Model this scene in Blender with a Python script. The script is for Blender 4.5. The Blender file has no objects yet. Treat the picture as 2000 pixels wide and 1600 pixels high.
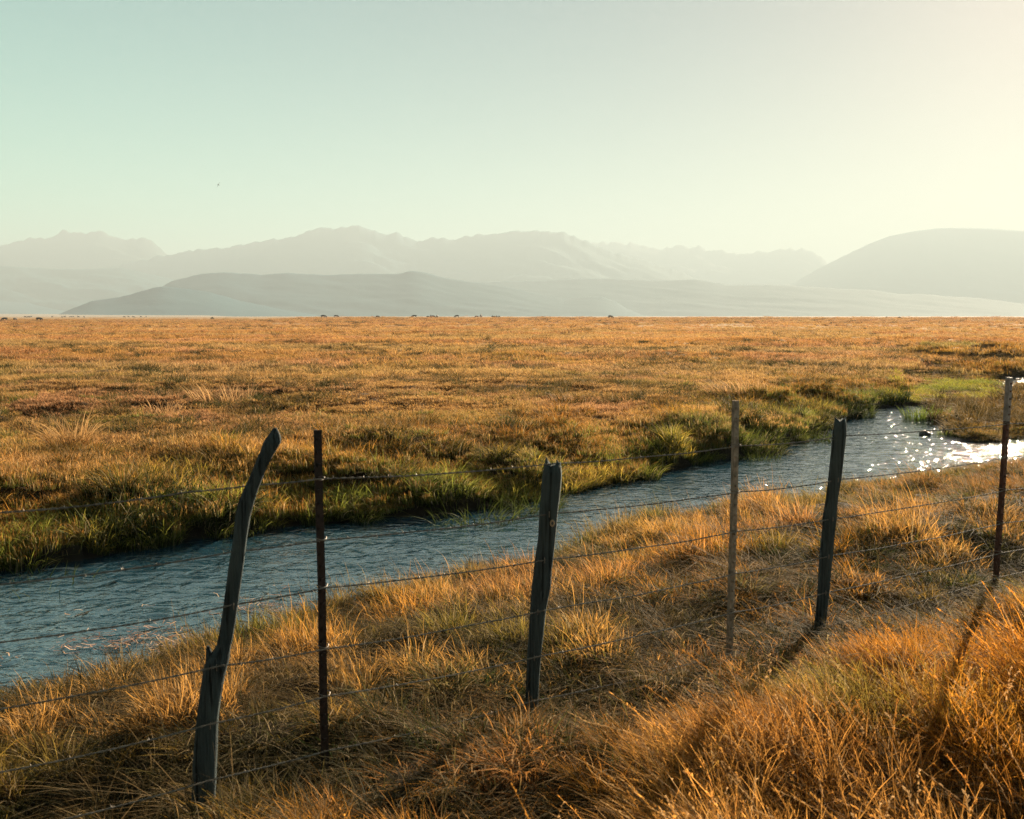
import bpy, bmesh, math, random
import numpy as np
from mathutils import Vector, Matrix, Euler

R = math.radians
rng = np.random.default_rng(7)
random.seed(7)
scene = bpy.context.scene
COL = scene.collection

# ------------------------------------------------------------------ camera
CAM_Z = 1.90
F = 1944.0                       # focal length in pixels of the 2000 px wide photograph
HOR = 617.0                      # eye level
PITCH = math.atan((800 - HOR) / F)
cd = bpy.data.cameras.new('camera')
cam = bpy.data.objects.new('camera', cd)
COL.objects.link(cam)
cam.location = (0, 0, CAM_Z)
cam.rotation_euler = (math.pi / 2 - PITCH, 0, 0)
cd.sensor_width = 36
cd.lens = 36 * F / 2000
cd.clip_start = 0.05
cd.clip_end = 90000
cd.dof.use_dof = True
cd.dof.focus_distance = 13.0
cd.dof.aperture_fstop = 6.3
scene.camera = cam

# ------------------------------------------------------------------ sky, sun, exposure
SUN_AZ, SUN_EL = 30.5, 18.5
SKY_STR = 0.10
SUN_STR = 5.0
EXPOSURE = 2.5
w = bpy.data.worlds.new('World')
scene.world = w
w.use_nodes = True
nt = w.node_tree
nt.nodes.clear()
out = nt.nodes.new('ShaderNodeOutputWorld')
bg = nt.nodes.new('ShaderNodeBackground')
sky = nt.nodes.new('ShaderNodeTexSky')
sky.sky_type = 'NISHITA'
sky.sun_disc = False
sky.sun_elevation = R(SUN_EL)
sky.sun_rotation = R(SUN_AZ)
sky.altitude = 2000
sky.air_density = 1.0
sky.dust_density = 1.5
sky.ozone_density = 1.0
tint = nt.nodes.new('ShaderNodeMix')
tint.data_type = 'RGBA'
tint.blend_type = 'MULTIPLY'
tint.inputs['Factor'].default_value = 1
tint.inputs[7].default_value = (1, 1, 1, 1)
bg.inputs['Strength'].default_value = SKY_STR
# hazy summer sky: its brightness falls off more gently from the sun than in clean air
soft = nt.nodes.new('ShaderNodeGamma')
soft.inputs['Gamma'].default_value = 1.0
nt.links.new(sky.outputs[0], soft.inputs['Color'])
nt.links.new(soft.outputs[0], tint.inputs[6])
# tone of the air: teal away from the sun, cream round it
tcw = nt.nodes.new('ShaderNodeTexCoord')
dotw = nt.nodes.new('ShaderNodeVectorMath'); dotw.operation = 'DOT_PRODUCT'
dotw.inputs[1].default_value = (math.cos(R(SUN_EL)) * math.sin(R(SUN_AZ)), math.cos(R(SUN_EL)) * math.cos(R(SUN_AZ)), math.sin(R(SUN_EL)))
nt.links.new(tcw.outputs['Generated'], dotw.inputs[0])
mrw = nt.nodes.new('ShaderNodeMapRange')
mrw.inputs[1].default_value = .45; mrw.inputs[2].default_value = 1.0
nt.links.new(dotw.outputs['Value'], mrw.inputs[0])
tone = nt.nodes.new('ShaderNodeMix'); tone.data_type = 'RGBA'
tone.inputs[6].default_value = (.14, .315, .20, 1)
tone.inputs[7].default_value = (.125, .105, .090, 1)
nt.links.new(mrw.outputs[0], tone.inputs[0])
back = nt.nodes.new('ShaderNodeMapRange')           # the sky away from the sun is deeper
back.inputs[1].default_value = -.5; back.inputs[2].default_value = .5
back.inputs[3].default_value = .10; back.inputs[4].default_value = 1.0
nt.links.new(dotw.outputs['Value'], back.inputs[0])
deep = nt.nodes.new('ShaderNodeVectorMath'); deep.operation = 'SCALE'
nt.links.new(tone.outputs[2], deep.inputs[0]); nt.links.new(back.outputs[0], deep.inputs['Scale'])
nt.links.new(deep.outputs[0], tint.inputs[7])
nt.links.new(tint.outputs[2], bg.inputs['Color'])
nt.links.new(bg.outputs[0], out.inputs['Surface'])

sl = bpy.data.lights.new('sun', 'SUN')
sl.energy = SUN_STR
sl.angle = R(0.5)
sl.color = (1.0, 0.80, 0.56)
so = bpy.data.objects.new('sun', sl)
COL.objects.link(so)
sdir = Vector((math.cos(R(SUN_EL)) * math.sin(R(SUN_AZ)), math.cos(R(SUN_EL)) * math.cos(R(SUN_AZ)), math.sin(R(SUN_EL))))
so.rotation_euler = sdir.to_track_quat('Z', 'Y').to_euler()
so.location = (20, 30, 40)

scene.view_settings.view_transform = 'Standard'
scene.view_settings.look = 'None'
scene.view_settings.exposure = EXPOSURE
scene.view_settings.gamma = 1
cy = scene.cycles
cy.max_bounces = 6
cy.diffuse_bounces = 2
cy.glossy_bounces = 2
cy.transmission_bounces = 2
cy.transparent_max_bounces = 6
cy.volume_bounces = 1
cy.use_denoising = True
cy.denoising_prefilter = 'NONE'
cy.use_adaptive_sampling = True
cy.adaptive_threshold = 0.01
cy.sample_clamp_indirect = 3
cy.caustics_reflective = False
cy.caustics_refractive = False

# ------------------------------------------------------------------ small helpers
cp, sp = math.cos(PITCH), math.sin(PITCH)

def ray(px, py):
    u = (px - 1000) / F
    v = (800 - py) / F
    return np.array([u, cp + v * sp, -sp + v * cp])

def on_z(px, py, z):            # where the sight line meets the level z
    d = ray(px, py)
    t = (z - CAM_Z) / d[2]
    return np.array([d[0] * t, d[1] * t, z])

def at_y(px, py, Y):            # the point of the sight line at the depth Y
    d = ray(px, py)
    t = Y / d[1]
    return np.array([d[0] * t, Y, CAM_Z + d[2] * t])

def hash2(ix, iy, s):
    n = (ix.astype(np.int64) * 374761393 + iy.astype(np.int64) * 668265263 + s * 982451653) & 0xFFFFFFFF
    n = ((n ^ (n >> 13)) * 1274126177) & 0xFFFFFFFF
    n = n ^ (n >> 16)
    return (n & 0xFFFFFF) / float(0xFFFFFF)

def vnoise(x, y, s=0):
    x = np.asarray(x, float); y = np.asarray(y, float)
    ix = np.floor(x); iy = np.floor(y)
    fx = x - ix; fy = y - iy
    fx = fx * fx * (3 - 2 * fx); fy = fy * fy * (3 - 2 * fy)
    a = hash2(ix, iy, s); b = hash2(ix + 1, iy, s)
    c = hash2(ix, iy + 1, s); d = hash2(ix + 1, iy + 1, s)
    return (a * (1 - fx) + b * fx) * (1 - fy) + (c * (1 - fx) + d * fx) * fy

def fbm(x, y, s=0, o=4):
    v = 0; a = .5; t = 0
    for i in range(o):
        v = v + a * vnoise(x, y, s + i * 17); t += a
        x = x * 2.03 + 5.1; y = y * 2.03 - 3.7; a *= .5
    return v / t

def sm(a, b, x):
    t = np.clip((x - a) / (b - a), 0, 1)
    return t * t * (3 - 2 * t)

def mesh_obj(name, V, faces, mat=None, parent=None, smooth=False, link=True, attrs=None):
    me = bpy.data.meshes.new(name)
    V = np.asarray(V, np.float32)
    if isinstance(faces, np.ndarray):
        k = faces.shape[1]
        me.vertices.add(len(V)); me.vertices.foreach_set('co', V.ravel())
        me.loops.add(faces.size); me.loops.foreach_set('vertex_index', faces.astype(np.int32).ravel())
        me.polygons.add(len(faces))
        me.polygons.foreach_set('loop_start', np.arange(0, faces.size, k, dtype=np.int32))
        me.polygons.foreach_set('loop_total', np.full(len(faces), k, dtype=np.int32))
        me.update(calc_edges=True)
    else:
        me.from_pydata([tuple(map(float, v)) for v in V], [], faces)
        me.update()
    if smooth:
        me.polygons.foreach_set('use_smooth', np.ones(len(me.polygons), bool))
    for nm, arr in (attrs or {}).items():
        arr = np.asarray(arr, np.float32)
        if arr.ndim == 2:
            a = me.attributes.new(nm, 'FLOAT_VECTOR', 'POINT'); a.data.foreach_set('vector', arr.ravel())
        else:
            a = me.attributes.new(nm, 'FLOAT', 'POINT'); a.data.foreach_set('value', arr)
    if mat: me.materials.append(mat)
    o = bpy.data.objects.new(name, me)
    if link: COL.objects.link(o)
    if parent: o.parent = parent
    return o

def tag(o, label=None, cat=None, group=None, kind=None):
    if label: o['label'] = label
    if cat: o['category'] = cat
    if group: o['group'] = group
    if kind: o['kind'] = kind
    return o

def empty(name, loc):
    o = bpy.data.objects.new(name, None)
    o.empty_display_size = .1
    COL.objects.link(o)
    o.location = loc
    return o

class NT:
    def __init__(self, name):
        self.m = bpy.data.materials.new(name); self.m.use_nodes = True
        self.t = self.m.node_tree; self.t.nodes.clear()
        self.out = self.n('ShaderNodeOutputMaterial')
    def n(self, typ, **kw):
        x = self.t.nodes.new(typ)
        for k, v in kw.items(): setattr(x, k, v)
        return x
    def l(self, a, b): self.t.links.new(a, b)
    def val(self, x, sock):
        if hasattr(x, 'links'): self.l(x, sock)
        else: sock.default_value = x
    def math(self, op, a, b=0.0, c=0.0):
        x = self.n('ShaderNodeMath', operation=op)
        self.val(a, x.inputs[0]); self.val(b, x.inputs[1]); self.val(c, x.inputs[2])
        return x.outputs[0]
    def mix(self, f, a, b, blend='MIX'):
        x = self.n('ShaderNodeMix', data_type='RGBA', blend_type=blend)
        self.val(f, x.inputs[0])
        for s, v in ((6, a), (7, b)):
            if hasattr(v, 'links'): self.l(v, x.inputs[s])
            else: x.inputs[s].default_value = (*v, 1)
        return x.outputs[2]
    def attr(self, name, typ='GEOMETRY', o='Fac'):
        x = self.n('ShaderNodeAttribute', attribute_name=name, attribute_type=typ)
        return x.outputs[o]
    def noise(self, vec, scale, detail=4, rough=.55, dist=0):
        x = self.n('ShaderNodeTexNoise')
        if vec is not None: self.l(vec, x.inputs['Vector'])
        x.inputs['Scale'].default_value = scale; x.inputs['Detail'].default_value = detail
        x.inputs['Roughness'].default_value = rough; x.inputs['Distortion'].default_value = dist
        return x.outputs['Fac']
    def ramp(self, f, stops):
        x = self.n('ShaderNodeValToRGB'); self.l(f, x.inputs[0])
        e = x.color_ramp.elements
        while len(e) < len(stops): e.new(.5)
        for i, (p, c) in enumerate(stops):
            e[i].position = p; e[i].color = (*c, 1)
        return x.outputs[0]
    def bump(self, h, s, d):
        x = self.n('ShaderNodeBump'); self.l(h, x.inputs['Height'])
        x.inputs['Strength'].default_value = s; x.inputs['Distance'].default_value = d
        return x.outputs[0]
    def pbsdf(self, color, rough=.8, metal=0, spec=.3, normal=None):
        x = self.n('ShaderNodeBsdfPrincipled')
        if hasattr(color, 'links'): self.l(color, x.inputs['Base Color'])
        else: x.inputs['Base Color'].default_value = (*color, 1)
        self.val(rough, x.inputs['Roughness']); x.inputs['Metallic'].default_value = metal
        x.inputs['Specular IOR Level'].default_value = spec
        if normal is not None: self.l(normal, x.inputs['Normal'])
        return x.outputs[0]
    def done(self, sh):
        self.l(sh, self.out.inputs['Surface']); return self.m
    def coord(self, o='Object'):
        return self.n('ShaderNodeTexCoord').outputs[o]
    def mapping(self, vec, scale):
        x = self.n('ShaderNodeMapping'); self.l(vec, x.inputs['Vector'])
        x.inputs['Scale'].default_value = scale
        return x.outputs[0]

# ------------------------------------------------------------------ materials
def blade_material(name, trans=.5):
    g = NT(name)
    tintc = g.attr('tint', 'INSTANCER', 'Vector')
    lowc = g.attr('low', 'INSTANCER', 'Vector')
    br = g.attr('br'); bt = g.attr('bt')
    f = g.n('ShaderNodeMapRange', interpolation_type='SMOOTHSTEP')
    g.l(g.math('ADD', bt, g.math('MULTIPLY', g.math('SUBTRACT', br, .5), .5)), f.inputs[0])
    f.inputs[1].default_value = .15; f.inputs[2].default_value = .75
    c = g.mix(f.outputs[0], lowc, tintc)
    # every blade its own tone; a few bleached
    hv = g.math('FRACT', g.math('MULTIPLY', br, 7.31))
    pale = g.math('GREATER_THAN', hv, .86)
    c = g.mix(g.math('MULTIPLY', pale, .55), c, (.55, .42, .25))
    b2 = g.math('FRACT', g.math('MULTIPLY', br, 13.7))
    v = g.math('ADD', g.math('MULTIPLY', b2, .68), .42)
    c = g.mix(1.0, c, g.comb(v), 'MULTIPLY')
    d = g.pbsdf(c, .75, 0, .08)
    t = g.n('ShaderNodeBsdfTranslucent'); g.l(c, t.inputs[0])
    m = g.n('ShaderNodeMixShader'); m.inputs[0].default_value = trans
    g.l(d, m.inputs[1]); g.l(t.outputs[0], m.inputs[2])
    return g.done(m.outputs[0])

def _comb(self, v):
    x = self.n('ShaderNodeCombineXYZ')
    for i in range(3): self.val(v, x.inputs[i])
    return x.outputs[0]
NT.comb = _comb
M_BLADE = blade_material('grass_blade', .5)
M_DENSE = blade_material('dense_sedge_blade', .28)

def ground_material():
    g = NT('ground_soil')
    P = g.n('ShaderNodeNewGeometry').outputs['Position']
    base = g.attr('gcol', 'GEOMETRY', 'Vector')
    n1 = g.noise(P, 1.3, 8, .7)
    n2 = g.noise(P, 14, 5, .65)
    n3 = g.noise(g.mapping(P, (.02, .07, .02)), 1.0, 8, .68)
    v = g.math('ADD', g.math('MULTIPLY', n1, 1.0), g.math('MULTIPLY', n2, .5))
    v = g.math('ADD', v, g.math('MULTIPLY', n3, .7))
    v = g.math('MULTIPLY', g.math('SUBTRACT', v, .12), .7)
    c = g.mix(1.0, base, g.comb(v), 'MULTIPLY')
    h = g.math('ADD', n1, g.math('MULTIPLY', n2, .3))
    return g.done(g.pbsdf(c, .95, 0, .1, g.bump(h, .8, .12)))
M_GROUND = ground_material()

def water_material():
    g = NT('river_water')
    P = g.n('ShaderNodeNewGeometry').outputs['Position']
    mp = g.n('ShaderNodeMapping'); g.l(P, mp.inputs[0])
    mp.inputs['Rotation'].default_value = (0, 0, R(-10)); mp.inputs['Scale'].default_value = (1, 1.25, 1)
    a = g.noise(mp.outputs[0], 3.4, 2, .5, .9)
    b = g.noise(mp.outputs[0], 12, 3, .6, .3)
    c = g.noise(mp.outputs[0], 1.6, 2, .5)
    h = g.math('ADD', a, g.math('MULTIPLY', b, .16))
    h = g.math('ADD', h, g.math('MULTIPLY', c, .5))
    W = g.pbsdf((.012, .040, .062), .045, 0, .9, g.bump(h, 1.0, .056))
    W.node.inputs['IOR'].default_value = 2.0
    return g.done(W)
M_WATER = water_material()

def wood_material(name, dark, light, lich=(.12, .16, .16)):
    g = NT(name)
    o = g.coord('Object')
    grain = g.noise(g.mapping(o, (120, 120, 5)), 1.0, 6, .7, .4)
    big = g.noise(g.mapping(o, (9, 9, 2.2)), 1.0, 3, .5)
    crack = g.noise(g.mapping(o, (60, 60, 1.6)), 1.0, 3, .5)
    c = g.ramp(grain, [(.25, dark), (.75, light)])
    c = g.mix(g.ramp(big, [(.45, (0, 0, 0)), (.75, (.6, .6, .6))]), c, lich)
    ck = g.ramp(crack, [(.36, (.25, .25, .25)), (.46, (1, 1, 1))])
    c = g.mix(1.0, c, ck, 'MULTIPLY')
    h = g.math('ADD', grain, g.math('MULTIPLY', crack, 1.4))
    return g.done(g.pbsdf(c, .85, 0, .15, g.bump(h, .9, .012)))
M_WOOD = wood_material('weathered_wood', (.012, .022, .028), (.075, .10, .11))
M_WOOD_CUT = wood_material('bare_wood', (.30, .22, .14), (.55, .43, .30), (.4, .3, .2))

def steel_material(name, c1, c2, metal=.3):
    g = NT(name)
    o = g.coord('Object')
    n = g.noise(o, 22, 6, .65)
    c = g.ramp(n, [(.35, c1), (.65, c2)])
    return g.done(g.pbsdf(c, .6 if metal < .8 else .38, metal, .4, g.bump(n, .5, .003)))
M_TPOST_DARK = steel_material('dark_painted_steel', (.010, .009, .009), (.035, .020, .016))
M_TPOST_GREY = steel_material('worn_galvanised_steel', (.13, .11, .085), (.34, .30, .25))
M_TPOST_RUST = steel_material('rusty_steel', (.035, .016, .013), (.11, .045, .03))
M_TPOST_WHITE = steel_material('faded_white_paint', (.16, .15, .15), (.34, .32, .31), 0)
M_WIRE = steel_material('galvanised_wire', (.09, .08, .07), (.26, .23, .20), .5)

def plain(name, c, rough=.8, noise=.5, scale=8):
    g = NT(name)
    n = g.noise(g.coord('Object'), scale, 5, .6)
    v = g.math('ADD', g.math('MULTIPLY', n, 2 * noise), 1 - noise)
    return g.done(g.pbsdf(g.mix(1.0, c, g.comb(v), 'MULTIPLY'), rough, 0, .2))
M_HIDE = plain('black_hide', (.014, .012, .011), .7)
M_FEATHER = plain('dark_feathers', (.03, .028, .025), .7)
M_ROCK = plain('wet_rock', (.06, .055, .05), .5, .6, 20)
M_BUSH = plain('brush_leaves', (.07, .08, .035), .8, .5, 3)
M_TWIG = plain('brush_stems', (.09, .07, .05), .9)

def mountain_material(name, c1, c2, sc):
    g = NT(name)
    P = g.n('ShaderNodeNewGeometry').outputs['Position']
    n = g.noise(g.mapping(P, (1, .5, 2.0)), sc, 9, .68, .3)
    return g.done(g.pbsdf(g.ramp(n, [(.38, c1), (.62, c2)]), .95, 0, .05))

# ------------------------------------------------------------------ river outline (waterline points, on the water level)
ZW = -0.55
FAR = [(-900, 1262), (-400, 1190), (0, 1122), (130, 1099), (240, 1080), (400, 1054), (500, 1042), (640, 1024), (800, 1012), (900, 1001),
       (1000, 986), (1080, 969), (1150, 952), (1250, 934), (1330, 917), (1420, 899), (1480, 887), (1550, 867), (1600, 850),
       (1640, 832), (1672, 814), (1720, 799), (1780, 791), (1815, 791)]
PEN = [(1834, 800), (1838, 818), (1842, 838), (1852, 852), (1878, 860), (1905, 862), (1950, 858), (2000, 853), (2100, 847), (2400, 830), (2900, 806)]
NEAR = [(2900, 850), (2400, 878), (2200, 890), (2000, 910), (1850, 934), (1700, 958), (1650, 968), (1540, 986), (1400, 1006), (1270, 1026), (1150, 1062),
        (1050, 1098), (850, 1152), (640, 1202), (500, 1246), (350, 1296), (200, 1350), (0, 1384), (-400, 1500), (-900, 1750)]
def proj(L): return np.array([on_z(a, b, ZW)[:2] for a, b in L])
farP, penP, nearP = proj(FAR), proj(PEN), proj(NEAR)

def densify(P, step=.35, amp=.12, s=0):
    out = []
    for i in range(len(P) - 1):
        n = max(1, int(np.linalg.norm(P[i + 1] - P[i]) / step))
        for k in range(n): out.append(P[i] + (P[i + 1] - P[i]) * k / n)
    out.append(P[-1]); out = np.array(out)
    j = np.stack([fbm(out[:, 0] * 1.1, out[:, 1] * 1.1, s, 3), fbm(out[:, 0] * 1.1, out[:, 1] * 1.1, s + 50, 3)], 1) - .5
    return out + j * amp * 2
farD = densify(farP, .5, .3, 1); penD = densify(penP, .6, .3, 2); nearD = densify(nearP, .5, .2, 3)
RIVER = np.concatenate([farD, penD, nearD])
ARM = densify(proj([(1945, 744), (1962, 738), (2000, 735), (2100, 731), (2500, 729), (2500, 741), (2100, 750), (2000, 756), (1960, 756), (1940, 750), (1945, 744)]), 1.0, .5, 5)
CUT = np.array([on_z(a_, b_, -.05)[:2] for a_, b_ in [(1868, 694), (1925, 691), (1975, 692), (1992, 695), (1994, 703), (1975, 704), (1925, 703), (1870, 699), (1868, 694)]])
CUT = densify(np.array([CUT[i] for i in range(len(CUT))]), 1.0, .4, 9)

def sdf(P, x, y):               # signed distance to a closed outline, negative inside
    x = np.asarray(x, float); y = np.asarray(y, float)
    d2 = np.full(x.shape, 1e18); ins = np.zeros(x.shape, bool)
    Q = np.roll(P, -1, 0)
    for (ax, ay), (bx, by) in zip(P, Q):
        ex, ey = bx - ax, by - ay
        L = ex * ex + ey * ey + 1e-12
        t = np.clip(((x - ax) * ex + (y - ay) * ey) / L, 0, 1)
        d2 = np.minimum(d2, (x - ax - t * ex) ** 2 + (y - ay - t * ey) ** 2)
        c = ((ay > y) != (by > y))
        with np.errstate(divide='ignore', invalid='ignore'):
            xi = (bx - ax) * (y - ay) / (by - ay + 1e-15) + ax
        ins ^= c & (x < xi)
    return np.where(ins, -1, 1) * np.sqrt(d2)

nx_s = nearP[np.argsort(nearP[:, 0])]
def near_side(x, y):
    return y < np.interp(x, nx_s[:, 0], nx_s[:, 1]) + .15

def river_sd(x, y):
    shp = np.shape(x)
    x = np.ravel(x); y = np.ravel(y)
    s = np.full(x.shape, 60.0); a = s.copy(); c = s.copy()
    r = np.hypot(x, y); k = (r < 110) & (y > -30)
    s[k] = sdf(RIVER, x[k], y[k]); a[k] = sdf(ARM, x[k], y[k]); c[k] = sdf(CUT, x[k], y[k])
    return s.reshape(shp), a.reshape(shp), c.reshape(shp)

def ground_z(x, y, s=None, a=None, c=None):
    if s is None: s, a, c = river_sd(x, y)
    r = np.hypot(x, y)
    az = np.arctan2(x, y)
    pxx = 1000 + F * np.tan(np.clip(az, -1.3, 1.3))
    near = near_side(x, y)
    # plain: to the left it keeps falling away, elsewhere it swells into a low crest some 550 m off
    left = 1 - sm(380, 640, pxx)
    crest = .45 * np.exp(-((r - 560) / 230.0) ** 2) - 16 * sm(650, 2300, r)
    fall = -5.2 * sm(120, 1300, r) + 16 * sm(1700, 5600, r)
    z = np.where(r > 60, crest * (1 - left) + fall * left, 0)
    und = sm(30, 160, r) * (1 - sm(900, 1500, r))
    z = z + und * .55 * (fbm(x * .018 + 3, y * .05, 21, 4) - .5)
    dm = 1 - sm(200, 420, r)
    # hummocks
    rough = np.clip((fbm(x * .12, y * .16, 31, 2) - .38) * 3.2, .12, 1)
    hm = np.maximum(0, vnoise(x * 1.6, y * 1.6, 41) - .35) * .46 + (fbm(x * .6, y * .6, 43, 3) - .5) * .25
    z = z + hm * rough * dm * sm(3, 9, r) * np.where(near, .5, 1)
    z = z + near * np.maximum(0, vnoise(x * 2.6, y * 2.6, 45) - .4) * .20 * (r < 40) * sm(.3, 1.2, s)
    # bank hummocks on the far side
    bk = (1 - sm(1.6, 4.5, s)) * (~near)
    lump = np.maximum(0, vnoise(x * 1.15 + 7, y * 1.15, 47) - .3)
    z = z + bk * (.60 * lump * .95 - .14)
    wob = (fbm(x * .9, y * .9, 51, 3) - .5)
    pn = .16 * sm(-.05, .3, s + wob * .2) + .42 * sm(.2, 3.4, s)       # gentle near bank
    low = sm(1730, 1790, pxx) * sm(17, 20, r) * (1 - sm(41, 47, r)) * (~near)
    pf = (.24 * sm(-.05, .3, s + wob * .7) + .31 * sm(.2, 2.6, s + wob)) * (1 - low * (.48 + .44 * sm(27, 32, r)))            # steep far bank, a low spit at the bend
    z = z * (1 - .9 * low)
    prof = np.where(near, pn, pf)
    h = np.where(near, .58, .55)
    z = z - h + prof
    z = np.where(s < 0, np.minimum(z, ZW - .05 - .25 * sm(0, .6, -s)), np.maximum(z, ZW + .02 * np.minimum(1, s * 4)) )
    z = z - (z - (ZW - .2)) * (1 - sm(-.1, .5, a))
    z = z - .62 * (1 - sm(-.1, .22, c))
    lip = (r > 47.5) & (x > 20)
    z = z + np.where(lip, .40 * (1 - sm(.2, 2.8, c)) * sm(0, .2, c), -.30 * (1 - sm(.2, 2.5, c)) * (r > 43.5))
    # a low swell under the tall grass in front of the fence
    fl = (y - 4.652 - .66 * x) / 1.198
    fnn = -fl
    side = sm(-.3, 1.6, x)
    z = z - .09 * np.exp(-(fl / .55) ** 2) * (r < 14)
    z = z + (.05 * np.exp(-((fnn - .75) / .45) ** 2) - .34 * sm(.9, 2.2, fnn)) * side * (r < 14)
    z = z - .22 * np.exp(-(((x + 1.85) / .5) ** 2 + ((y - 3.9) / .35) ** 2))
    z = z - .14 * np.exp(-(((x - .1) / .5) ** 2 + ((y - 3.55) / .3) ** 2))
    z = z + .035 * (fbm(x * 1.3, y * 1.3, 61, 3) - .5) * (r < 40)
    return z

# ------------------------------------------------------------------ ground sheet
def build_ground():
    rs = [1.0]
    while rs[-1] < 26000:
        r = rs[-1]
        k = .0075 if r < 60 else .011 if r < 600 else .035
        rs.append(r * (1 + k))
    rs = np.array(rs)
    az = np.concatenate([np.arange(-180, -46, 4), np.arange(-46, -33, .5), np.arange(-33, 33, .11), np.arange(33, 46, .5), np.arange(46, 180, 4)])
    az = R(1) * az
    A, RR = np.meshgrid(az, rs)
    X = RR * np.sin(A); Y = RR * np.cos(A)
    s, a, c = river_sd(X, Y)
    Z = ground_z(X, Y, s, a, c)
    Z = np.where(RR > 12000, -14, Z)
    n, m = X.shape
    V = np.stack([X.ravel(), Y.ravel(), Z.ravel()], 1)
    idx = np.arange(n * m).reshape(n, m)
    nxt = np.roll(idx, -1, 1)
    Fq = np.stack([idx[:-1].ravel(), nxt[:-1].ravel(), nxt[1:].ravel(), idx[1:].ravel()], 1)[:, ::-1]
    # inner cap
    cc = np.array([[0, 0, float(Z[0].mean())]]); V = np.concatenate([V, cc])
    ci = len(V) - 1
    cap = np.stack([idx[0], nxt[0], np.full(m, ci), np.full(m, ci)], 1)[:, ::-1]
    # soil colour: thatch darkened by painted shade between the blades, straw far off, dark mud at the water
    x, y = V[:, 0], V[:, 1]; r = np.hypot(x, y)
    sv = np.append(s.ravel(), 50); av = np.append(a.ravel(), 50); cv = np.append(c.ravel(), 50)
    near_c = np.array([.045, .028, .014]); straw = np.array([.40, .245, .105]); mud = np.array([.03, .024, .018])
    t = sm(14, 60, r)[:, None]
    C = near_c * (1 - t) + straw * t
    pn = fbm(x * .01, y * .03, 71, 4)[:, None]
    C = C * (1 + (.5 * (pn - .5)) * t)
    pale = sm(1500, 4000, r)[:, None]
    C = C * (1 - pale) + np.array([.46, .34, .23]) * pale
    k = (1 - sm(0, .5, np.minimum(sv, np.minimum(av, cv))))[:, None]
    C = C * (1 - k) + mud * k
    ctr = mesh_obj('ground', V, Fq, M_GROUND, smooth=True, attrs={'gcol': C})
    me = ctr.data
    bm = bmesh.new(); bm.from_mesh(me); bm.verts.ensure_lookup_table()
    ring = [bm.verts[i] for i in range(m)]; cvx = bm.verts[ci]
    for i in range(m):
        f = bm.faces.new((ring[(i + 1) % m], ring[i], cvx)); f.smooth = True
    bm.to_mesh(me); bm.free()
    tag(ctr, kind='structure')
    return ctr
build_ground()

# ------------------------------------------------------------------ river water
def build_water():
    for name, P, st in (('river_water', RIVER, .07), ('river_water', ARM, .2)):
        lo = P.min(0) - .6; hi = P.max(0) + .6
        lo = np.maximum(lo, [-16, 1]); hi = np.minimum(hi, [34, 60])
        gx = np.arange(lo[0], hi[0], st); gy = np.arange(lo[1], hi[1], st)
        X, Y = np.meshgrid(gx, gy)
        near_r = np.hypot(X, Y)
        S = np.full(X.shape, 9.0)
        # coarse distance first, then keep only the cells over or beside the river
        Xc, Yc = X[::6, ::6], Y[::6, ::6]
        Sc = sdf(P, Xc, Yc)
        S = np.repeat(np.repeat(Sc, 6, 0), 6, 1)[:X.shape[0], :X.shape[1]]
        keep = S < (.75 if st < .1 else 1.6)
        q = keep[:-1, :-1] & keep[1:, :-1] & keep[:-1, 1:] & keep[1:, 1:]
        idx = np.arange(X.size).reshape(X.shape)
        Fq = np.stack([idx[:-1, :-1][q], idx[:-1, 1:][q], idx[1:, 1:][q], idx[1:, :-1][q]], 1)
        used = np.unique(Fq); remap = np.full(X.size, -1); remap[used] = np.arange(len(used))
        x = X.ravel()[used]; y = Y.ravel()[used]
        z = np.full(x.shape, ZW)
        u = x * .80 + y * .60; v = -x * .60 + y * .80
        z = z + .012 * (fbm(u * 1.7, v * 2.9, 81, 3) - .5) + .008 * (fbm(u * 4.4 + 9, v * 6.5, 85, 2) - .5)
        o = mesh_obj(name, np.stack([x, y, z], 1), remap[Fq], M_WATER, smooth=True)
        tag(o, kind='structure')
build_water()

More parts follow.
